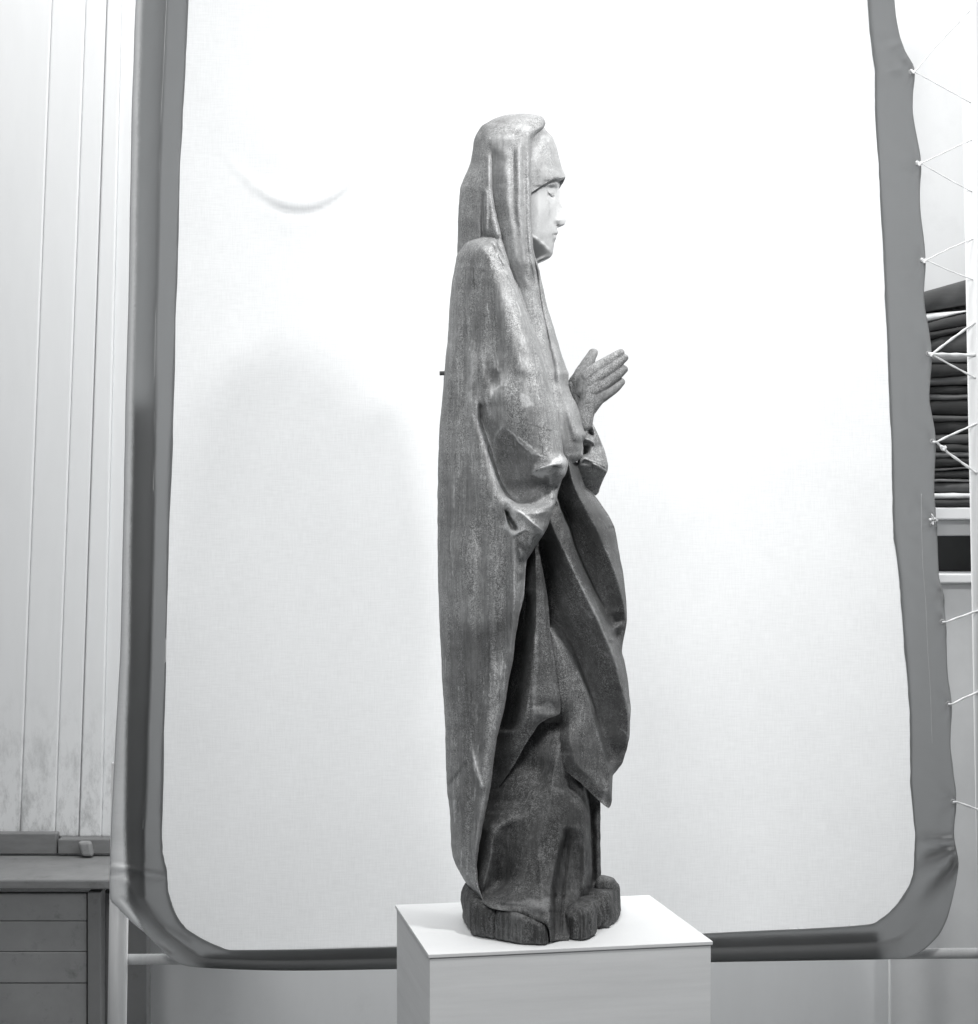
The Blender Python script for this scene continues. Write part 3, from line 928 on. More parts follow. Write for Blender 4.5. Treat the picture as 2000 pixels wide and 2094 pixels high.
marks = [
    mark_line([(1009, 912), (1010, 899), (1017, 884), (1027, 873)], .55, 1.7),
    mark_line([(1037, 879), (1053, 891), (1062, 904), (1077, 919), (1095, 930), (1110, 932)], .7, 1.9),
    mark_line([(1059, 893), (1083, 912), (1096, 923)], .5, 1.6),
    mark_area([(1036, 881), (1062, 907), (1095, 933), (1110, 936), (1085, 968), (1122, 978), (1130, 1024), (1075, 1032), (1045, 1012), (1022, 965), (1012, 905), (1022, 884)], -.22, 6),
    mark_area([(1082, 970), (1105, 953), (1125, 944), (1148, 925), (1158, 940), (1160, 962), (1130, 976), (1102, 977)], .24, 4, 6),  # pale broken cuff fold; its lit top is lightened in the colour too
    mark_area([(1086, 969), (1106, 955), (1128, 946), (1147, 929), (1150, 938), (1128, 958), (1120, 970), (1100, 975)], .25, 5, 6),
    mark_line([(1122, 950), (1150, 957)], -.6, 1.3),
    mark_area([(1036, 1030), (1062, 1040), (1085, 1060), (1114, 1088), (1108, 1094), (1080, 1086), (1066, 1092), (1050, 1096), (1040, 1086), (1024, 1078), (1032, 1066)], .32, 4),
    mark_area([(1084, 1090), (1095, 1088), (1092, 1104), (1086, 1118), (1080, 1112)], .4, 3),
    mark_line([(1023, 1075), (1036, 1083), (1050, 1096), (1063, 1089), (1078, 1081)], .5, 2),
    mark_line([(1056, 1043), (1085, 1066), (1112, 1090)], .45, 2.2),
    mark_line([(1058, 1108), (1062, 1122), (1073, 1134), (1075, 1150), (1075, 1178), (1070, 1212), (1061, 1256)], .45, 1.8),
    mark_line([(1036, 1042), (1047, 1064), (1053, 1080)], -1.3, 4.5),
    mark_line([(1018, 755), (1025, 772), (1026, 788), (1008, 797), (1001, 820)], .4, 2),
    mark_line([(994, 812), (996, 835), (1000, 850)], .45, 3),
    mark_area([(1062, 800), (1085, 805), (1092, 828), (1072, 832), (1058, 820)], .3, 5, 6),
    mark_area([(990, 740), (1022, 745), (1030, 775), (1005, 790), (985, 800), (982, 770)], -.2, 6, 6),
    mark_line([(1086, 868), (1100, 872), (1112, 876)], -.5, 1.2), mark_line([(1112, 876), (1128, 881)], -.6, 1.3),
    mark_line([(1064, 856), (1080, 860)], -.4, 1.1),
    mark_area([(1000, 545), (1020, 545), (1060, 620), (1090, 690), (1100, 740), (1060, 720), (1030, 650), (1010, 590)], .14, 26, 4),
    mark_line([(964, 700), (964, 760), (957, 823)], .25, 5),
    mark_line([(992, 505), (1006, 530), (1014, 550)], .3, 4),
    mark_line([(966, 1536), (970, 1556), (973, 1576), (980, 1592), (986, 1610)], .5, 2.6), mark_line([(973, 1548), (971, 1575)], .4, 2),
    mark_area([(962, 1520), (975, 1522), (985, 1560), (988, 1610), (975, 1590), (964, 1560)], .2, 6),
    mark_line([(913, 1614), (930, 1598), (950, 1572)], .18, 4),
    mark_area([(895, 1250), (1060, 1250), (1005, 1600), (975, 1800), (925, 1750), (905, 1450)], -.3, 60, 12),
    mark_area([(1055, 1165), (1075, 1165), (1070, 1190), (1052, 1200)], -.35, 8, 5),
    mark_line([(985, 860), (1000, 912), (1012, 960), (1024, 990)], .22, 5),
    mark_line([(992, 1050), (998, 1080), (1000, 1092)], .25, 2),
    mark_line([(1020, 1040), (1003, 1030), (1010, 1012)], .2, 6),
]
for i in range(70):       # short splits and scratches along the grain
    yy = random.uniform(540, 1780); f_ = random.uniform(.06, .94)
    xl = float(np.interp(yy, [p[0] for p in prof], [p[1] for p in prof])); xr = float(np.interp(yy, [p[0] for p in prof], [p[2] for p in prof]))
    xx = xl + f_ * (xr - xl); ln = random.uniform(14, 70); lean = (yy > 1150) * -.06 * f_ + (yy < 900) * .25 * f_
    marks.append(mark_line([(xx, yy), (xx + lean * ln * .5 + random.uniform(-1, 1), yy + ln * .5), (xx + lean * ln, yy + ln)], random.choice([.3, .35, .45, -.4]), random.uniform(.8, 1.3)))
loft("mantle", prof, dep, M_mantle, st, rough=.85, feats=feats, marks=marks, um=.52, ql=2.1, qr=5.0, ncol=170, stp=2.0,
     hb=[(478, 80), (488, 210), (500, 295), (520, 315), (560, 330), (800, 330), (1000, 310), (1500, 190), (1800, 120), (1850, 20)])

# the arm on the far side under the mantle
loft("mantle_sleeve", [(506, 1018, 1036), (512, 1010, 1044), (525, 1000, 1054), (560, 992, 1078), (640, 985, 1112), (720, 985, 1134), (800, 990, 1150), (880, 1004, 1164), (940, 1022, 1164), (962, 1044, 1150)],
     [(506, -170, -180, 4), (560, -150, -175, 10), (962, -120, -150, 10)], M_mantle, st, ncol=40, nback=40, stp=4,
     hb=[(506, 20), (515, 60), (540, 95), (640, 105), (900, 100), (962, 30)])

# veil over the head, its lappet hanging to the forearm
prof = [(232, 1056, 1072), (233.5, 1040, 1090), (237, 1026, 1106), (242, 1012, 1112), (250, 998, 1116), (257, 986, 1114), (270, 977, 1101), (285, 970, 1090),
        (310, 966, 1086), (336, 960.6, 1085), (364, 948.6, 1084.5), (385, 941, 1086), (421, 938, 1086.5), (466, 936, 1087.5), (514, 935, 1092),
        (530, 937, 1096), (545, 955, 1101), (573, 975, 1107), (600, 1000, 1113), (626, 1020, 1119), (666, 1045, 1131), (700, 1070, 1141), (748, 1088, 1156.5), (767, 1095, 1163),
        (786, 1100, 1163), (804, 1106, 1168), (828, 1112, 1180), (852, 1118, 1188.5), (876, 1124, 1194), (890, 1128, 1199), (898, 1132, 1196),
        (906, 1136, 1192), (927, 1144, 1192.5), (936, 1150, 1189), (943, 1158, 1180), (948, 1164, 1173)]
dep = [(232, 0, 0, 6), (237, 0, 10, 40), (250, 0, 25, 58), (270, 0, 48, 64), (300, 0, 62, 66), (370, 0, 72, 66), (466, 0, 74, 66), (530, 8, 66, 62),
       (573, 20, 40, 60), (626, 40, 20, 62), (700, 60, 5, 62), (800, 75, 10, 60), (880, 85, 25, 52), (930, 85, 40, 32), (948, 85, 60, 6)]
feats = [
    ridge([(300, 999, 3, 8, 5), (333, 999, 6, 10, 5), (387, 1000, 7, 12, 5), (440, 1010, 8, 13, 5), (493, 1021, 8, 12, 5), (530, 1034, 6, 10, 5), (560, 1046, 4, 8, 5)]),
    ridge([(300, 1006, -8, 4, 14), (386, 1008, -15, 4, 18), (440, 1018, -20, 5, 22), (493, 1030, -22, 5, 22), (540, 1043, -16, 5, 22), (600, 1066, -12, 5, 20), (700, 1102, -10, 5, 18), (800, 1132, -10, 5, 18), (880, 1148, -8, 5, 16)], 's', fade=25),
    ridge([(390, 988, -6, 4, 5), (440, 987, -11, 4, 5), (482, 987, -14, 4, 6), (495, 988, -10, 4, 6)], fade=14),
    ridge([(380, 994, 5, 5, 4), (440, 994, 7, 5, 4), (480, 993, 6, 5, 4)], fade=14),
    ridge([(290, 1036, 5, 12, 10), (390, 1036, 5, 13, 11), (450, 1042, 5, 13, 11), (520, 1056, 5, 12, 10), (600, 1082, 4, 10, 10)]),
    ridge([(300, 1049, -5, 5, 5), (400, 1050, -4, 6, 6), (480, 1058, -3, 6, 6)]),
    ridge([(285, 1062, 5, 6, 5), (400, 1062, 4, 7, 6), (480, 1066, 3, 7, 6), (560, 1078, 4, 6, 6)]),
    ridge([(285, 1073, -4, 6, 5), (330, 1071, -7, 6, 5), (450, 1073, -5, 6, 6), (540, 1084, -5, 5, 5), (640, 1106, -6, 5, 5)]),
    ridge([(300, 1081, 5, 4, 5), (480, 1082, 6, 4, 5), (600, 1102, 5, 4, 6), (700, 1122, 5, 5, 6)]),
    # between the near and the far lappet
    ridge([(505, 1089, -10, 4, 3), (560, 1098, -22, 5, 4), (626, 1108, -22, 5, 5), (690, 1121, -18, 5, 5), (740, 1131, -12, 5, 6), (800, 1138, -6, 6, 6)], 's', fade=22),
    ridge([(690, 1136, 6, 5, 8), (780, 1146, 10, 8, 9), (850, 1164, 12, 10, 9), (895, 1180, 9, 10, 8), (925, 1184, 6, 8, 6)]),
    ridge([(800, 1150, -6, 8, 8), (860, 1158, -10, 9, 10), (915, 1166, -9, 10, 12)]),
    # crown: flattened top with a soft ledge
    ridge([(985, 284, 2, 14, 14), (1020, 281, 3, 14, 14), (1045, 281, 2, 14, 14), (1062, 279, 0, 12, 12)], tr=True, fade=20),
    ridge([(370, 946, -5, 3, 4), (420, 946, -5, 3, 4), (470, 948, -4, 3, 5), (500, 950, -3, 3, 5)]),
    ridge([(420, 962, 4, 8, 8), (470, 962, 4, 8, 8)]),
    spot(1020, 490, -12, 10, 8), spot(1000, 487, -12, 12, 9),
]
marks = [
    mark_line([(1036, 350), (1037, 400), (1042, 460)], .14, 8), mark_line([(1062, 300), (1063, 400), (1062, 440)], .12, 4),
    mark_line([(992, 370), (991, 430), (988, 470)], .2, 2), mark_line([(999, 320), (1001, 390), (1012, 450), (1022, 500)], .1, 3),
    mark_line([(1050, 480), (1054, 520)], .25, 5), mark_line([(946, 380), (945, 440)], .25, 2),
    mark_line([(1050, 238), (1105, 242)], -.1, 5),
    mark_area([(985, 255), (1030, 245), (1070, 262), (1060, 278), (1000, 280), (975, 290)], -.25, 8, 6),
         mark_area([(980, 230), (1125, 225), (1120, 262), (1085, 270), (1075, 260), (1000, 262), (975, 280)], -.28, 10, 6),
    mark_area([(1090, 245), (1114, 248), (1112, 262), (1096, 275), (1086, 285)], .08, 5, 3),
    mark_line([(1117, 668), (1124, 700), (1131, 735)], -.5, 1.6),
    mark_line([(1187, 890), (1192, 910), (1190, 930)], .4, 2.2),
    mark_area([(1140, 840), (1165, 860), (1178, 890), (1182, 930), (1165, 944), (1152, 915)], -.2, 8, 5),
]
loft("veil", prof, dep, M_veil, st, feats=feats, marks=marks, um=.5, ql=2.2, qr=3.2, ncol=130, stp=2.0,
     hb=[(232, 8), (250, 60), (300, 80), (450, 85), (540, 85), (600, 50), (948, 30)])

# linen over the brow
prof = [(257, 1070, 1108), (262, 1068, 1114), (267, 1068, 1117.5), (280, 1068, 1130), (299, 1068, 1138), (320, 1066, 1143), (339, 1066, 1148), (352, 1066, 1153), (359, 1066, 1156.5),
        (362, 1064, 1155), (364, 1062, 1138), (370, 1060, 1124), (377, 1060, 1112), (385, 1060, 1099), (393, 1060, 1087), (396, 1060, 1082)]
dep = [(257, 60, 0, 0), (300, 66, 0, 0), (359, 70, 0, 0), (361, 70, 8, 0), (364, 70, 46, 0), (370, 70, 57, 0), (377, 70, 64, 0), (385, 70, 69, 0), (393, 70, 72, 0), (396, 70, 70, 0)]
def wg(off, n0, n1):
    f = pchip([257, 267, 280, 299, 320, 339, 352, 359, 362, 400], [1108, 1117.5, 1130, 1138, 1143, 1148, 1153, 1156.5, 1157, 1157])
    return [(float(y), float(f(y) - off), n0 + (n1 - n0) * min(1, (y - 257) / 90.0)) for y in range(257, 397, 3)]
guides = [wg(2, 8, 10), wg(8, 20, 26), wg(18, 34, 46), wg(32, 46, 62), wg(50, 54, 70), wg(72, 58, 74)]
feats = []
marks = [mark_area([(1084, 330), (1100, 270), (1120, 268), (1118, 290), (1100, 325), (1090, 345)], .25, 5, 8),
         mark_area([(1092, 350), (1110, 330), (1108, 368), (1092, 380)], -.15, 5, 8),
         mark_line([(1103, 348), (1105, 354)], -.6, 1.2), mark_line([(1118, 270), (1112, 300), (1100, 320)], -.2, 2)]
loft("wimple", prof, dep, M_wimple, st, guides=guides, feats=feats, marks=marks, ncol=90, stp=1.2, hb=[(257, 30), (300, 75), (360, 80), (396, 20)], rough=.6)
# its far rim, seen from inside below the brow
loft("wimple_rim", [(358, 1134, 1156), (363, 1136, 1156.3), (367, 1138, 1155), (374, 1140, 1151.5), (380, 1142, 1147.5), (385, 1143.5, 1145)],
     [(358, -34, -8, 2), (374, -40, -14, 2), (385, -44, -40, 1)], M_wimple, st, ncol=16, stp=1.2, nback=10, hb=6, rough=.3)

# head
prof = [(345, 1050, 1138), (366, 1050, 1143), (376, 1050, 1143.6), (386, 1050, 1143.4), (395, 1050, 1146), (403, 1050, 1148), (415, 1050, 1151), (426, 1050, 1154), (436, 1050, 1156.3), (444, 1050, 1158),
        (450, 1050, 1158.3), (455, 1050, 1157), (458.5, 1050, 1154), (460.5, 1050, 1144), (462, 1050, 1140.2), (467, 1050, 1139.6), (472, 1050, 1140.4), (475.5, 1050, 1141.2), (479, 1050, 1139.6),
        (481, 1050, 1137.6), (484, 1050, 1138.4), (488.6, 1050, 1137), (492, 1050, 1135), (496, 1050, 1134), (501, 1050, 1133.2), (507, 1050, 1132), (514, 1050, 1131.4), (519, 1050, 1130),
        (524, 1050, 1127), (527, 1050, 1122), (530, 1050, 1116), (535, 1050, 1104), (541, 1050, 1098), (560, 1050, 1100)]
dep = [(345, 50, 0, 0), (560, 20, 0, 0)]
xf = [(345, 1132), (366, 1137), (386, 1138), (400, 1139), (440, 1138), (461, 1137), (475, 1136), (490, 1132), (507, 1128), (520, 1124), (527, 1118), (535, 1100), (560, 1096)]
def gl(off, ns):
    f = pchip([a_[0] for a_ in xf], [a_[1] for a_ in xf]); g_ = pchip([a_[0] for a_ in ns], [a_[1] for a_ in ns])
    return [(float(y), float(f(y) + off), float(g_(y))) for y in np.arange(345, 561, 5)]
guides = [gl(0, [(345, 30), (370, 28), (386, 12), (400, 10), (450, 13), (459, 8), (470, 9), (507, 10), (522, 6), (560, 8)]),
          gl(-7, [(345, 41), (370, 39), (384, 22), (395, 18), (420, 24), (450, 23), (475, 21), (507, 20), (525, 10), (560, 12)]),
          gl(-20, [(345, 53), (370, 50), (390, 40), (440, 41), (475, 38), (497, 36), (510, 24), (522, 10), (530, 4), (560, 12)]),
          gl(-38, [(345, 60), (370, 58), (400, 55), (440, 55), (475, 52), (486, 50), (500, 36), (515, 16), (530, 4), (560, 14)]),
          gl(-60, [(345, 61), (380, 58), (450, 54), (479, 50), (490, 42), (505, 26), (520, 10), (535, 6), (560, 16)])]
feats = [spot(1127, 384, -4, 9, 4), spot(1126, 394, 4.5, 6, 3.6), spot(1137, 386, -3, 3, 7),
         ridge([(1118, 390, -3, 1.8, 1.8), (1124, 399, -5, 1.8, 2), (1130, 403, -5, 1.8, 2.2), (1135, 400, -3, 1.6, 2)], tr=True, fade=3),
         ridge([(1118, 381, 2, 2, 2), (1128, 377, 3, 2, 2), (1137, 378, 2, 2, 2)], tr=True, fade=4),
         ridge([(1131, 480, -2, 1.4, 1.4), (1135, 480.5, -5, 1.6, 1.6), (1141, 480, -5, 1.6, 1.6)], tr=True, fade=3),
         spot(1139, 474.5, 2.5, 4, 3), spot(1136, 487, 2.5, 4, 3), spot(1133, 495, -2, 4, 3),
         spot(1142, 450, 2.2, 5, 6), spot(1138, 462, -2, 3, 4), spot(1112, 425, 4, 18, 22), spot(1130, 430, -2, 5, 22),
         # edge of the linen under the jaw
         step([(1082, 478, 2, 2), (1100, 487, 2.5, 2), (1112, 497, 2.5, 2), (1126, 511, 1.5, 2), (1132, 515, 1, 2)], tr=True, fade=3)]
marks = [mark_line([(1120, 410), (1124, 425), (1123, 440)], -.25, 1.6), mark_line([(1142, 415), (1148, 425)], -.2, 2), mark_line([(1128, 402), (1133, 404)], -.4, 1.4),
         mark_line([(1120, 391), (1123, 399), (1130, 403)], -.5, 1.7), mark_line([(1119, 386), (1127, 383), (1135, 385)], -.25, 1.3), mark_line([(1136, 384), (1138, 392)], -.3, 1.6), mark_line([(1130, 480), (1139, 480)], -.8, 1.9), mark_line([(1132, 489), (1136, 491)], -.35, 1.5),
         mark_line([(1100, 489), (1108, 492)], -.4, 1.2), mark_line([(1089, 481), (1112, 497), (1125, 509)], .2, 1.5),
         mark_area([(1050, 488), (1090, 484), (1112, 500), (1132, 518), (1134, 524), (1126, 536), (1105, 548), (1050, 560)], -.45, 5, 3)]  # jaw underside darkened in the colour, adding to its shade
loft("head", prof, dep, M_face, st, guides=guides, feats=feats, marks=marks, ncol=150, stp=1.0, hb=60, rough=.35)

# hanging pleat under the arm
prof = [(1085, 1090, 1107), (1114, 1078, 1103), (1178, 1062, 1112.5), (1210, 1056, 1118), (1245, 1050, 1122), (1282, 1042, 1124.5), (1343, 1034, 1132.5), (1396, 1024, 1140.5),
        (1444, 1014, 1146), (1457, 1010, 1145.5), (1463, 1009, 1139), (1468, 1008, 1124), (1474, 1006, 1113), (1482, 1004, 1101), (1498, 1000, 1090.5), (1524, 992, 1074), (1560, 980, 1054), (1590, 968, 1034), (1620, 956, 1012), (1650, 948, 986)]
dep = [(1085, 40, 70, 0), (1150, 20, 76, 0), (1300, 10, 82, 0), (1450, 10, 88, 0), (1470, 10, 92, 0), (1575, 10, 60, 0), (1650, 0, 20, 0)]
guides = [[(1085, 1096, 80), (1114, 1095, 92), (1210, 1097, 100), (1258, 1097, 104), (1343, 1090, 106), (1400, 1084, 108), (1436, 1080, 108), (1466, 1076, 106), (1500, 1066, 92), (1560, 1046, 70)],
          [(1100, 1100, 86), (1210, 1110, 96), (1300, 1116, 98), (1400, 1128, 100), (1450, 1134, 102)],
          [(1200, 1078, 40), (1300, 1070, 42), (1400, 1058, 40), (1500, 1042, 36)]]
feats = [ridge([(1290, 1098, 4, 5, 5), (1340, 1094, 6, 6, 6), (1440, 1088, 4, 6, 6)]), ridge([(1440, 1100, 4, 10, 12), (1470, 1104, 4, 12, 12)], fade=12)]
marks = [mark_line([(1098, 1305), (1098, 1360), (1092, 1430), (1090, 1470)], .35, 4), mark_area([(1086, 1440), (1135, 1432), (1140, 1458), (1095, 1478)], .2, 6, 5), mark_line([(1134, 1400), (1136, 1420)], .4, 2)]
loft("pleat", prof, dep, M_drape, st, guides=guides, feats=feats, marks=marks, ncol=90, hb=30, rough=.7)

# front of the cloak gathered up under the arms
prof = [(926, 1150, 1176), (938, 1150, 1178), (946, 1146, 1180), (960, 1138, 1186), (985, 1126, 1192), (996, 1122, 1197), (1007, 1118, 1211), (1031, 1110, 1229), (1063, 1098, 1250), (1079, 1092, 1256.5), (1103, 1084, 1262),
        (1143, 1074, 1268.5), (1167, 1072, 1274), (1199, 1070, 1278), (1237, 1070, 1281), (1263, 1070, 1282), (1290, 1070, 1279), (1316, 1070, 1274), (1331, 1070, 1272), (1351, 1070, 1276.5), (1391, 1072, 1284.5),
        (1423, 1076, 1287), (1452, 1084, 1290), (1476, 1092, 1288.5), (1490, 1100, 1288), (1508, 1109, 1287.7), (1519, 1111, 1285), (1531, 1113, 1282.7), (1542, 1118, 1279), (1552, 1126, 1276), (1561, 1137, 1273),
        (1569, 1148, 1267), (1577, 1157, 1261), (1586, 1168, 1253.5), (1600, 1187, 1252.6), (1617, 1204, 1252), (1634, 1221, 1251.5), (1642, 1230, 1250.5), (1648, 1237, 1248.5), (1652, 1243, 1245.5)]
dep = [(926, 60, 20, 0), (985, 60, 10, 0), (1050, 50, -5, 0), (1300, 40, -10, 0), (1500, 30, -10, 0), (1580, 60, 0, 0), (1600, 70, 30, 0), (1652, 62, 55, 0)]
guides = [
    [(1085, 1096, 40), (1200, 1112, 32), (1255, 1122, 34), (1282, 1148.5, 36), (1316, 1170, 36), (1356, 1186, 36), (1391, 1199, 36), (1431, 1212.5, 34), (1471, 1223, 30), (1516, 1236.5, 24), (1550, 1244.5, 20), (1575, 1250, 18)],
    [(1262, 1108, 66), (1316, 1140, 72), (1400, 1160, 80), (1500, 1165, 86), (1560, 1180, 84), (1600, 1215, 76), (1640, 1240, 68)],
    [(1290, 1140, 48), (1316, 1161, 52), (1356, 1177, 56), (1391, 1190, 60), (1431, 1203, 62), (1471, 1214, 62), (1516, 1228, 60), (1550, 1237, 60), (1584, 1246, 58), (1640, 1247, 58)],
    [(1020, 1116, 96), (1071, 1128, 108), (1132, 1156.5, 114), (1170, 1175, 116), (1220, 1199, 116), (1268, 1223, 110), (1311, 1242, 102), (1354, 1258, 90), (1404, 1271, 72), (1442, 1280, 52), (1480, 1284, 34), (1530, 1279, 16)],
    [(1000, 1133, 92), (1042, 1146, 90), (1090, 1164, 92), (1132, 1174, 96), (1191, 1200, 92), (1237, 1221, 86), (1271, 1236, 80), (1310, 1252, 72)],
    [(950, 1152, 80), (986, 1143, 74), (1007, 1141, 62), (1042, 1151, 48), (1050, 1156.5, 44), (1127, 1184, 38), (1191, 1211, 32), (1237, 1232, 26), (1271, 1248, 22), (1300, 1262, 20), (1330, 1268, 10)],
    [(926, 1158, 92), (945, 1163, 100), (980, 1170, 108), (1010, 1182, 110), (1050, 1202, 104), (1077, 1218, 98), (1130, 1241, 84), (1170, 1257, 68), (1210, 1269, 46), (1245, 1276, 26), (1275, 1278, 12)],
    [(1020, 1205, 66), (1060, 1234, 52), (1100, 1250, 40), (1150, 1262, 24), (1190, 1273, 14)],
]
feats = [
    ridge([(1246, 1290, 4, 4, 5), (1258, 1284, 12, 6, 6), (1270, 1278, 14, 7, 7), (1284, 1272, 8, 7, 8)], tr=True, fade=10),
    ridge([(1240, 1082, -6, 4, 4), (1252, 1079, -10, 4, 4), (1262, 1078, -8, 4, 4)], tr=True, fade=6),
    spot(1262, 1300, -12, 8, 8),
    # curl beside the hollow
    ridge([(1490, 1120, -10, 8, 10), (1510, 1124, -26, 8, 14), (1530, 1133, -22, 8, 14), (1545, 1145, -8, 8, 14)], fade=14),
    ridge([(1500, 1112, 8, 4, 5), (1520, 1115, 14, 4, 6), (1545, 1124, 14, 5, 8), (1565, 1145, 8, 6, 8)], fade=8),
    spot(1140, 1485, -22, 20, 20), spot(1165, 1470, -8, 20, 26),
    ridge([(1590, 1244, 4, 5, 4), (1640, 1245, 6, 6, 4)], fade=15),
]
marks = [
    mark_line([(1155, 1132), (1175, 1170), (1199, 1220), (1223, 1268), (1242, 1311), (1258, 1354), (1271, 1404)], .28, 3),
    mark_line([(1185, 1215), (1190, 1240), (1210, 1262)], .3, 1.8), mark_line([(1215, 1300), (1225, 1330), (1243, 1340)], .2, 2),
    mark_line([(1233, 1590), (1238, 1620), (1236, 1640)], .35, 6), mark_line([(1110, 1510), (1114, 1528)], .4, 2.5),
    mark_line([(1238, 1040), (1248, 1058), (1255, 1070)], .5, 2.5), mark_line([(1226, 1060), (1236, 1068), (1242, 1078)], .3, 1.5),
    mark_line([(1236, 1120), (1247, 1135)], .4, 1.6), mark_line([(1286, 1440), (1289, 1460)], .4, 2.5), mark_line([(1270, 1490), (1286, 1505)], .4, 2),
    mark_line([(1175, 1157), (1183, 1148), (1192, 1145)], .3, 1),
    mark_area([(1150, 1385), (1210, 1430), (1215, 1500), (1160, 1490)], .08, 20, 8),
]
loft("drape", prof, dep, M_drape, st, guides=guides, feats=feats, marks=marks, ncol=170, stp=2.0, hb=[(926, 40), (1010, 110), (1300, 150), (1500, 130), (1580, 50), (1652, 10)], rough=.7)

# tunic
prof = [(1470, 1030, 1215), (1550, 1000, 1226), (1650, 975, 1228), (1730, 965, 1228), (1780, 958, 1228.5), (1800, 958, 1229), (1826, 968, 1229), (1834, 974, 1206), (1841, 980, 1200),
        (1850, 992, 1194), (1857, 1004, 1189), (1861, 1022, 1185), (1866, 1056, 1180), (1873, 1078, 1172), (1882, 1098, 1168.5), (1892, 1117, 1167), (1905, 1123, 1166), (1924, 1125, 1163)]
dep = [(1470, 20, -40, 0), (1780, 30, -45, 0), (1826, 70, -45, 0), (1834, 90, 20, 0), (1850, 148, 70, 0), (1862, 180, 100, 0), (1892, 200, 140, 0), (1924, 190, 162, 0)]
guides = [
    [(1640, 1062, 70), (1669, 1041, 88), (1700, 1012, 100), (1760, 1001, 106), (1799, 992, 106), (1835, 985, 112)],
    [(1669, 1062, 92), (1700, 1037, 86), (1760, 1024, 74), (1800, 1018, 66), (1825, 1006, 90), (1838, 998, 118)],
    [(1500, 1050, 40), (1600, 1040, 50), (1660, 1030, 56)],
    [(1470, 1120, 45), (1560, 1105, 58), (1640, 1092, 92), (1700, 1080, 104), (1760, 1070, 112), (1796, 1060, 116), (1820, 1050, 144), (1845, 1042, 176), (1862, 1046, 200)],
    [(1470, 1160, 50), (1600, 1130, 90), (1690, 1120, 106), (1760, 1112, 120), (1800, 1106, 134), (1830, 1100, 164), (1850, 1098, 192), (1874, 1100, 214)],
    [(1690, 1153, 94), (1715, 1147, 104), (1761, 1135, 120), (1800, 1128, 136), (1830, 1125, 152), (1860, 1124, 186), (1885, 1124.5, 200), (1924, 1127, 190)],
    [(1690, 1162, 82), (1715, 1158, 74), (1761, 1146, 80), (1800, 1138, 92), (1830, 1135, 104), (1860, 1134, 130), (1885, 1134, 146), (1924, 1136, 164)],
    [(1690, 1170, 84), (1760, 1174, 74), (1792, 1178, 74), (1845, 1182, 92), (1884, 1163, 128)],
    [(1600, 1160, 70), (1626, 1168, 84), (1669, 1190, 84), (1730, 1195, 84), (1790, 1196, 80), (1838, 1190, 86)],
    [(1590, 1190, 34), (1640, 1200, 40), (1669, 1204, 44), (1730, 1206.5, 42), (1784, 1207, 36), (1826, 1206, 30)],
    [(1590, 1196, -40), (1669, 1209, -44), (1730, 1211, -46), (1784, 1212, -46), (1826, 1212, -40)],
    [(1640, 1220, -40), (1700, 1222, -36), (1826, 1222, -36)],
]
feats = [spot(1175, 1610, -16, 16, 22), spot(1160, 1700, -10, 9, 9), spot(1100, 1575, -14, 30, 26),
         ridge([(1700, 1166, -6, 3, 3), (1760, 1160, -5, 3, 3), (1860, 1150, -5, 3, 3), (1920, 1146, -5, 3, 3)]),
         ridge([(1735, 1100, 3, 6, 5), (1850, 1112, 4, 6, 5)])]
marks = [mark_area([(1040, 1842), (1080, 1840), (1124, 1834), (1122, 1868), (1098, 1880), (1060, 1866), (1012, 1858)], .42, 8, 5),  # hem brightened in the colour, as though light falls on it
         mark_area([(1098, 1730), (1122, 1720), (1120, 1800), (1100, 1770)], .2, 8, 8),
         mark_line([(1018, 1853), (1020, 1860)], .6, 3), mark_line([(1170, 1632), (1195, 1668), (1201, 1720)], .15, 5),
         mark_area([(1130, 1715), (1165, 1715), (1175, 1850), (1162, 1928), (1126, 1928), (1126, 1800)], -.15, 8, 4),
         mark_area([(1200, 1640), (1216, 1640), (1216, 1830), (1200, 1830)], -.15, 5, 4)]
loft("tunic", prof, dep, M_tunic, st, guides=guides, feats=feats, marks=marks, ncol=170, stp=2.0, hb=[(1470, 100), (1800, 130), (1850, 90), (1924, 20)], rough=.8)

# roll of cloth at the far foot
loft("hem_roll", [(1794, 1226, 1240), (1797, 1221, 1256), (1803, 1219, 1260), (1812, 1218, 1262), (1820, 1219, 1261), (1826, 1224, 1256), (1829, 1228, 1240)],
     [(1794, -20, -30, 4), (1803, -14, -34, 14), (1815, -14, -34, 16), (1829, -20, -30, 4)], M_tunic, st, um=.6, ncol=40, nback=24, stp=1.6, hb=26, rough=.6)

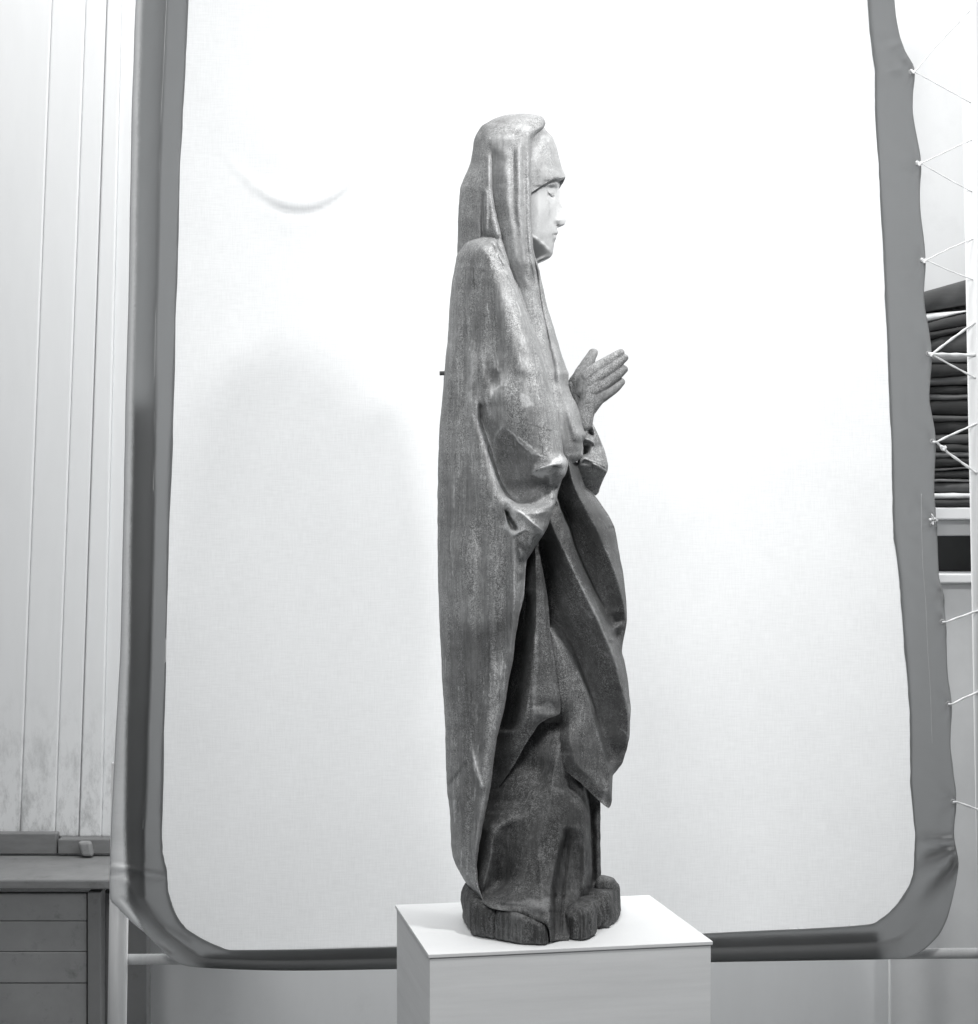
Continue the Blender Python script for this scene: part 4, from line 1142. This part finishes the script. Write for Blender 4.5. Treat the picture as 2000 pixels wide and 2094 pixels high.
# far sleeve below the hands
prof = [(858, 1194, 1207), (864, 1191, 1211), (881, 1188, 1220), (906, 1186, 1230.5), (928, 1184, 1238.5), (944, 1181, 1242.3), (952, 1180, 1243.5), (962, 1178, 1242.5), (970, 1176, 1239), (980, 1176, 1234), (997, 1185, 1227), (1007, 1195, 1224.5), (1013, 1210, 1219)]
dep = [(858, 10, -10, 4), (881, 14, -12, 10), (928, 20, -12, 14), (950, 24, -10, 16), (962, 14, -14, 12), (985, -14, -30, 8), (1013, -42, -46, 3)]
feats = [ridge([(862, 1200, -16, 10, 6), (880, 1206, -30, 14, 5), (896, 1212, -26, 14, 4)], fade=10),
         ridge([(1190, 897, 4, 4, 3), (1203, 899, 16, 5, 3), (1214, 905, 14, 5, 3), (1218, 910, 4, 5, 3)], tr=True, fade=5),
         ridge([(906, 1194, -22, 10, 10), (920, 1196, -26, 12, 8), (936, 1190, -14, 10, 8)], fade=8),
         ridge([(1182, 948, 4, 5, 3), (1196, 938, 9, 6, 3), (1213, 946, 9, 6, 3), (1230, 957, 8, 6, 3), (1243, 963, 6, 6, 3)], tr=True, fade=5),
         ridge([(1200, 942, -3, 1.2, 1.2), (1218, 948, -4, 1.2, 1.2), (1242, 961, -4, 1.2, 1.2)], tr=True, fade=3),
         spot(1225, 915, -4, 8, 10)]
marks = [mark_line([(1200, 898), (1214, 905)], .4, 2.5), mark_line([(1188, 944), (1197, 937), (1213, 946), (1241, 964)], .35, 2.5),
         mark_area([(1214, 915), (1232, 910), (1240, 950), (1215, 940)], .12, 6, 5), mark_line([(1210, 944), (1213, 958)], -.5, 1.4)]
loft("sleeve", prof, dep, M_mantle, st, feats=feats, marks=marks, um=.55, ncol=70, stp=1.4, hb=[(858, 30), (940, 110), (1013, 20)], rough=.5)

# hands -------------------------------------------------------------
def capsule(V, Fc, pts, seg=16, flat=1.0, d0=D0):
    P = [np.array(((x - CX) * (d0 - n * S) / F, d0 - n * S, (CY - y) * (d0 - n * S) / F)) for x, y, n, r in pts]
    R = [r * S for *_, r in pts]
    # denser, with rounded ends
    st_, rr_ = [], []
    t0 = (P[1] - P[0]) / np.linalg.norm(P[1] - P[0]); t1 = (P[-1] - P[-2]) / np.linalg.norm(P[-1] - P[-2])
    for a_ in np.linspace(90, 15, 5):
        st_.append(P[0] - t0 * R[0] * math.sin(math.radians(a_)) * .9); rr_.append(max(R[0] * math.cos(math.radians(a_)), 1e-5))
    s_ = np.concatenate([[0], np.cumsum([np.linalg.norm(b2 - a_) for a_, b2 in zip(P[:-1], P[1:])])])
    q = np.linspace(0, s_[-1], 14)
    Pa = np.array(P)
    for v in q:
        st_.append(np.array([pchip(s_, Pa[:, i])(v) for i in range(3)], float)); rr_.append(float(pchip(s_, R)(v)))
    for a_ in np.linspace(15, 90, 5):
        st_.append(P[-1] + t1 * R[-1] * math.sin(math.radians(a_)) * .9); rr_.append(max(R[-1] * math.cos(math.radians(a_)), 1e-5))
    b0 = len(V)
    yv = np.array((0, 1.0, 0))
    for i, p in enumerate(st_):
        t = st_[min(i + 1, len(st_) - 1)] - st_[max(i - 1, 0)]; t = t / np.linalg.norm(t)
        w = np.cross(t, yv); w /= np.linalg.norm(w); u = np.cross(w, t)
        for k in range(seg):
            a_ = 2 * math.pi * k / seg
            V.append(tuple(p + w * math.cos(a_) * rr_[i] + u * math.sin(a_) * rr_[i] * flat))
    n = len(st_)
    for i in range(n - 1):
        for k in range(seg):
            k2 = (k + 1) % seg
            Fc.append((b0 + i * seg + k, b0 + i * seg + k2, b0 + (i + 1) * seg + k2, b0 + (i + 1) * seg + k))
    Fc.append(tuple(b0 + k for k in range(seg))[::-1]); Fc.append(tuple(b0 + (n - 1) * seg + k for k in range(seg)))


def make_hand(side, chains, voxel=.0008):
    V, Fc = [], []
    for pts, flat in chains:
        capsule(V, Fc, pts, flat=flat)
    me = bpy.data.meshes.new("tmp"); me.from_pydata(V, [], Fc)
    bm = bmesh.new(); bm.from_mesh(me); bmesh.ops.recalc_face_normals(bm, faces=bm.faces); bm.to_mesh(me); bm.free()
    o = bpy.data.objects.new("tmp", me); COL.objects.link(o)
    md = o.modifiers.new("r", 'REMESH'); md.mode = 'VOXEL'; md.voxel_size = voxel
    md2 = o.modifiers.new("s", 'SMOOTH'); md2.iterations = 3; md2.factor = .5
    dg = bpy.context.evaluated_depsgraph_get(); dg.update()
    ev = o.evaluated_get(dg); m2 = bpy.data.meshes.new_from_object(ev)
    vs = np.array([v.co[:] for v in m2.vertices]); fs = [tuple(p.vertices) for p in m2.polygons]
    bpy.data.objects.remove(o)
    vs = vs + .0006 * np.stack([fbm(vs[:, 0] * 90, vs[:, 2] * 90, 3)] * 3, -1)
    return mk("hand", vs, fs, M_hand, st)


near = [([(1196, 868, 20, 15), (1199, 845, 20, 17), (1206, 815, 20, 20), (1206, 780, 18, 19)], .8),
        ([(1204, 838, 18, 15), (1224, 812, 19, 15), (1234, 802, 20, 12)], .9),
        ([(1190, 862, 18, 19), (1196, 842, 18, 20), (1208, 820, 19, 20)], .8),
        ([(1190, 800, 16, 13), (1196, 776, 17, 14), (1209, 761, 19, 13)], .9),
        ([(1208, 800, 22, 17), (1220, 782, 22, 15)], .85),
        ([(1199, 772, 20, 13), (1216, 756, 21, 12.5), (1242, 739, 19, 11), (1270, 721, 14, 8)], 1.0),
        ([(1206, 785, 22, 13), (1226, 769, 24, 12), (1252, 752, 22, 11), (1277, 731.5, 15, 8.2)], 1.0),
        ([(1214, 801, 22, 13), (1236, 786, 23, 12), (1258, 770, 21, 11), (1277, 754, 15, 8.6)], 1.0),
        ([(1222, 818, 19, 12), (1240, 806, 19, 11), (1258, 793, 17, 10), (1271, 781, 12, 7.6)], 1.0),
        ([(1170, 786, 0, 8), (1180, 815, 2, 11), (1190, 846, 8, 14)], .9),
        ([(1184, 800, 4, 12), (1186, 772, 2, 15), (1199, 748, 0, 13.5), (1213, 722, -4, 10)], .9)]
make_hand(0, near)
far = [([(1196, 868, -24, 15), (1199, 845, -22, 17), (1205, 815, -20, 19), (1205, 780, -20, 19)], .8),
       ([(1204, 838, -20, 15), (1223, 812, -19, 14), (1233, 802, -19, 11)], .8),
       ([(1199, 773, -18, 12), (1216, 757, -18, 11.5), (1241, 741, -17, 10), (1268, 723, -12, 7.5)], .9),
       ([(1206, 786, -20, 12), (1226, 770, -20, 11), (1252, 753, -18, 10), (1275, 733, -12, 7.8)], .9),
       ([(1214, 801, -20, 12), (1236, 787, -20, 11), (1257, 771, -18, 10), (1275, 756, -12, 8)], .9),
       ([(1222, 818, -18, 11), (1240, 806, -18, 10), (1256, 794, -16, 9), (1269, 782, -11, 7)], .9),
       ([(1176, 806, -10, 8), (1170, 789, -12, 10), (1184, 768, -14, 12), (1198, 746, -14, 12), (1210, 726, -12, 9)], .9)]
make_hand(1, far)

# dowel in the back
p0 = at(918, 763, D0); p1 = at(899, 763.5, D0)
cyl("dowel", p0, p1, .0036, M_dowel, st, seg=14)
# base: rough log section
fp = [(-.040, 2.958), (-.0275, 2.905), (-.010, 2.884), (.0078, 2.869), (.043, 2.843), (.081, 2.833), (.092, 2.842), (.100, 2.905), (.122, 2.905), (.132, 2.868), (.150, 2.869),
      (.173, 2.902), (.184, 2.935), (.189, 2.952), (.196, 2.958), (.211, 3.006), (.2255, 3.07), (.218, 3.12), (.19, 3.16), (.14, 3.185), (.08, 3.185), (.01, 3.14), (-.030, 3.07), (-.043, 3.01)]
fp = np.array(fp + [fp[0]])
kk = np.arange(len(fp))
q = np.linspace(0, len(fp) - 1, 401)[:-1]
bxp = pchip(kk, fp[:, 0])(q); byp = pchip(kk, fp[:, 1])(q)
# smooth a little, closed
for _ in range(4):
    bxp = .25 * np.roll(bxp, 1) + .5 * bxp + .25 * np.roll(bxp, -1); byp = .25 * np.roll(byp, 1) + .5 * byp + .25 * np.roll(byp, -1)
cx0, cy0 = .092, 3.01
dx, dy = bxp - cx0, byp - cy0
rad = np.hypot(dx, dy); ux, uy = dx / rad, dy / rad
ang = q
pxs = CX + bxp / byp * F
hgt = np.interp(q, [0, 1, 2, 3, 4, 5, 6, 7, 8, 9, 10, 11, 13.5, 14.5, 16, 18, 23, 24], [.066, .060, .054, .050, .050, .035, .030, .02, .02, .036, .048, .054, .050, .055, .050, .05, .068, .066])
rows = []
lev = [0, .04, .12, .25, .4, .55, .7, .82, .91, .97, 1.0, 1.02, 1.03]
insx = [.005, .001, -.001, -.001, -.0005, 0, .0005, .0015, .0035, .0075, .016, .042, .08]
front = byp < 3.02
for l, i_ in zip(lev, insx):
    r = rad - i_ + .0034 * fbm(q * .8, q * 0 + l * 1.6, 4) + .0013 * vnoise(q * 9, q * 0 + l * .9)
    for cxp, dp, wd in ((1008, .006, 1.3), (1127, .010, 3.0), (1166, .009, 2.2), (1232, .016, 4.5), (1095, .003, 1.2), (1062, .002, 1), (1190, .003, 1.2), (1205, .003, 1), (1250, .006, 2)):
        r = r - dp * np.exp(-((pxs + 3 * math.sin(l * 3 + cxp) - cxp) / wd) ** 2) * front
    zz = TOPZ + .0006 + hgt * l + (.0012 * np.abs(fbm(q * 3, q * 0, 2)) if l == 0 else 0)
    rows.append(np.stack([cx0 + ux * r, cy0 + uy * r, zz], -1))
V = np.array(rows); nr, nc = V.shape[:2]
f = grid_faces(nr, nc)
f += [tuple(range(nc))[::-1], tuple((nr - 1) * nc + k for k in range(nc))]
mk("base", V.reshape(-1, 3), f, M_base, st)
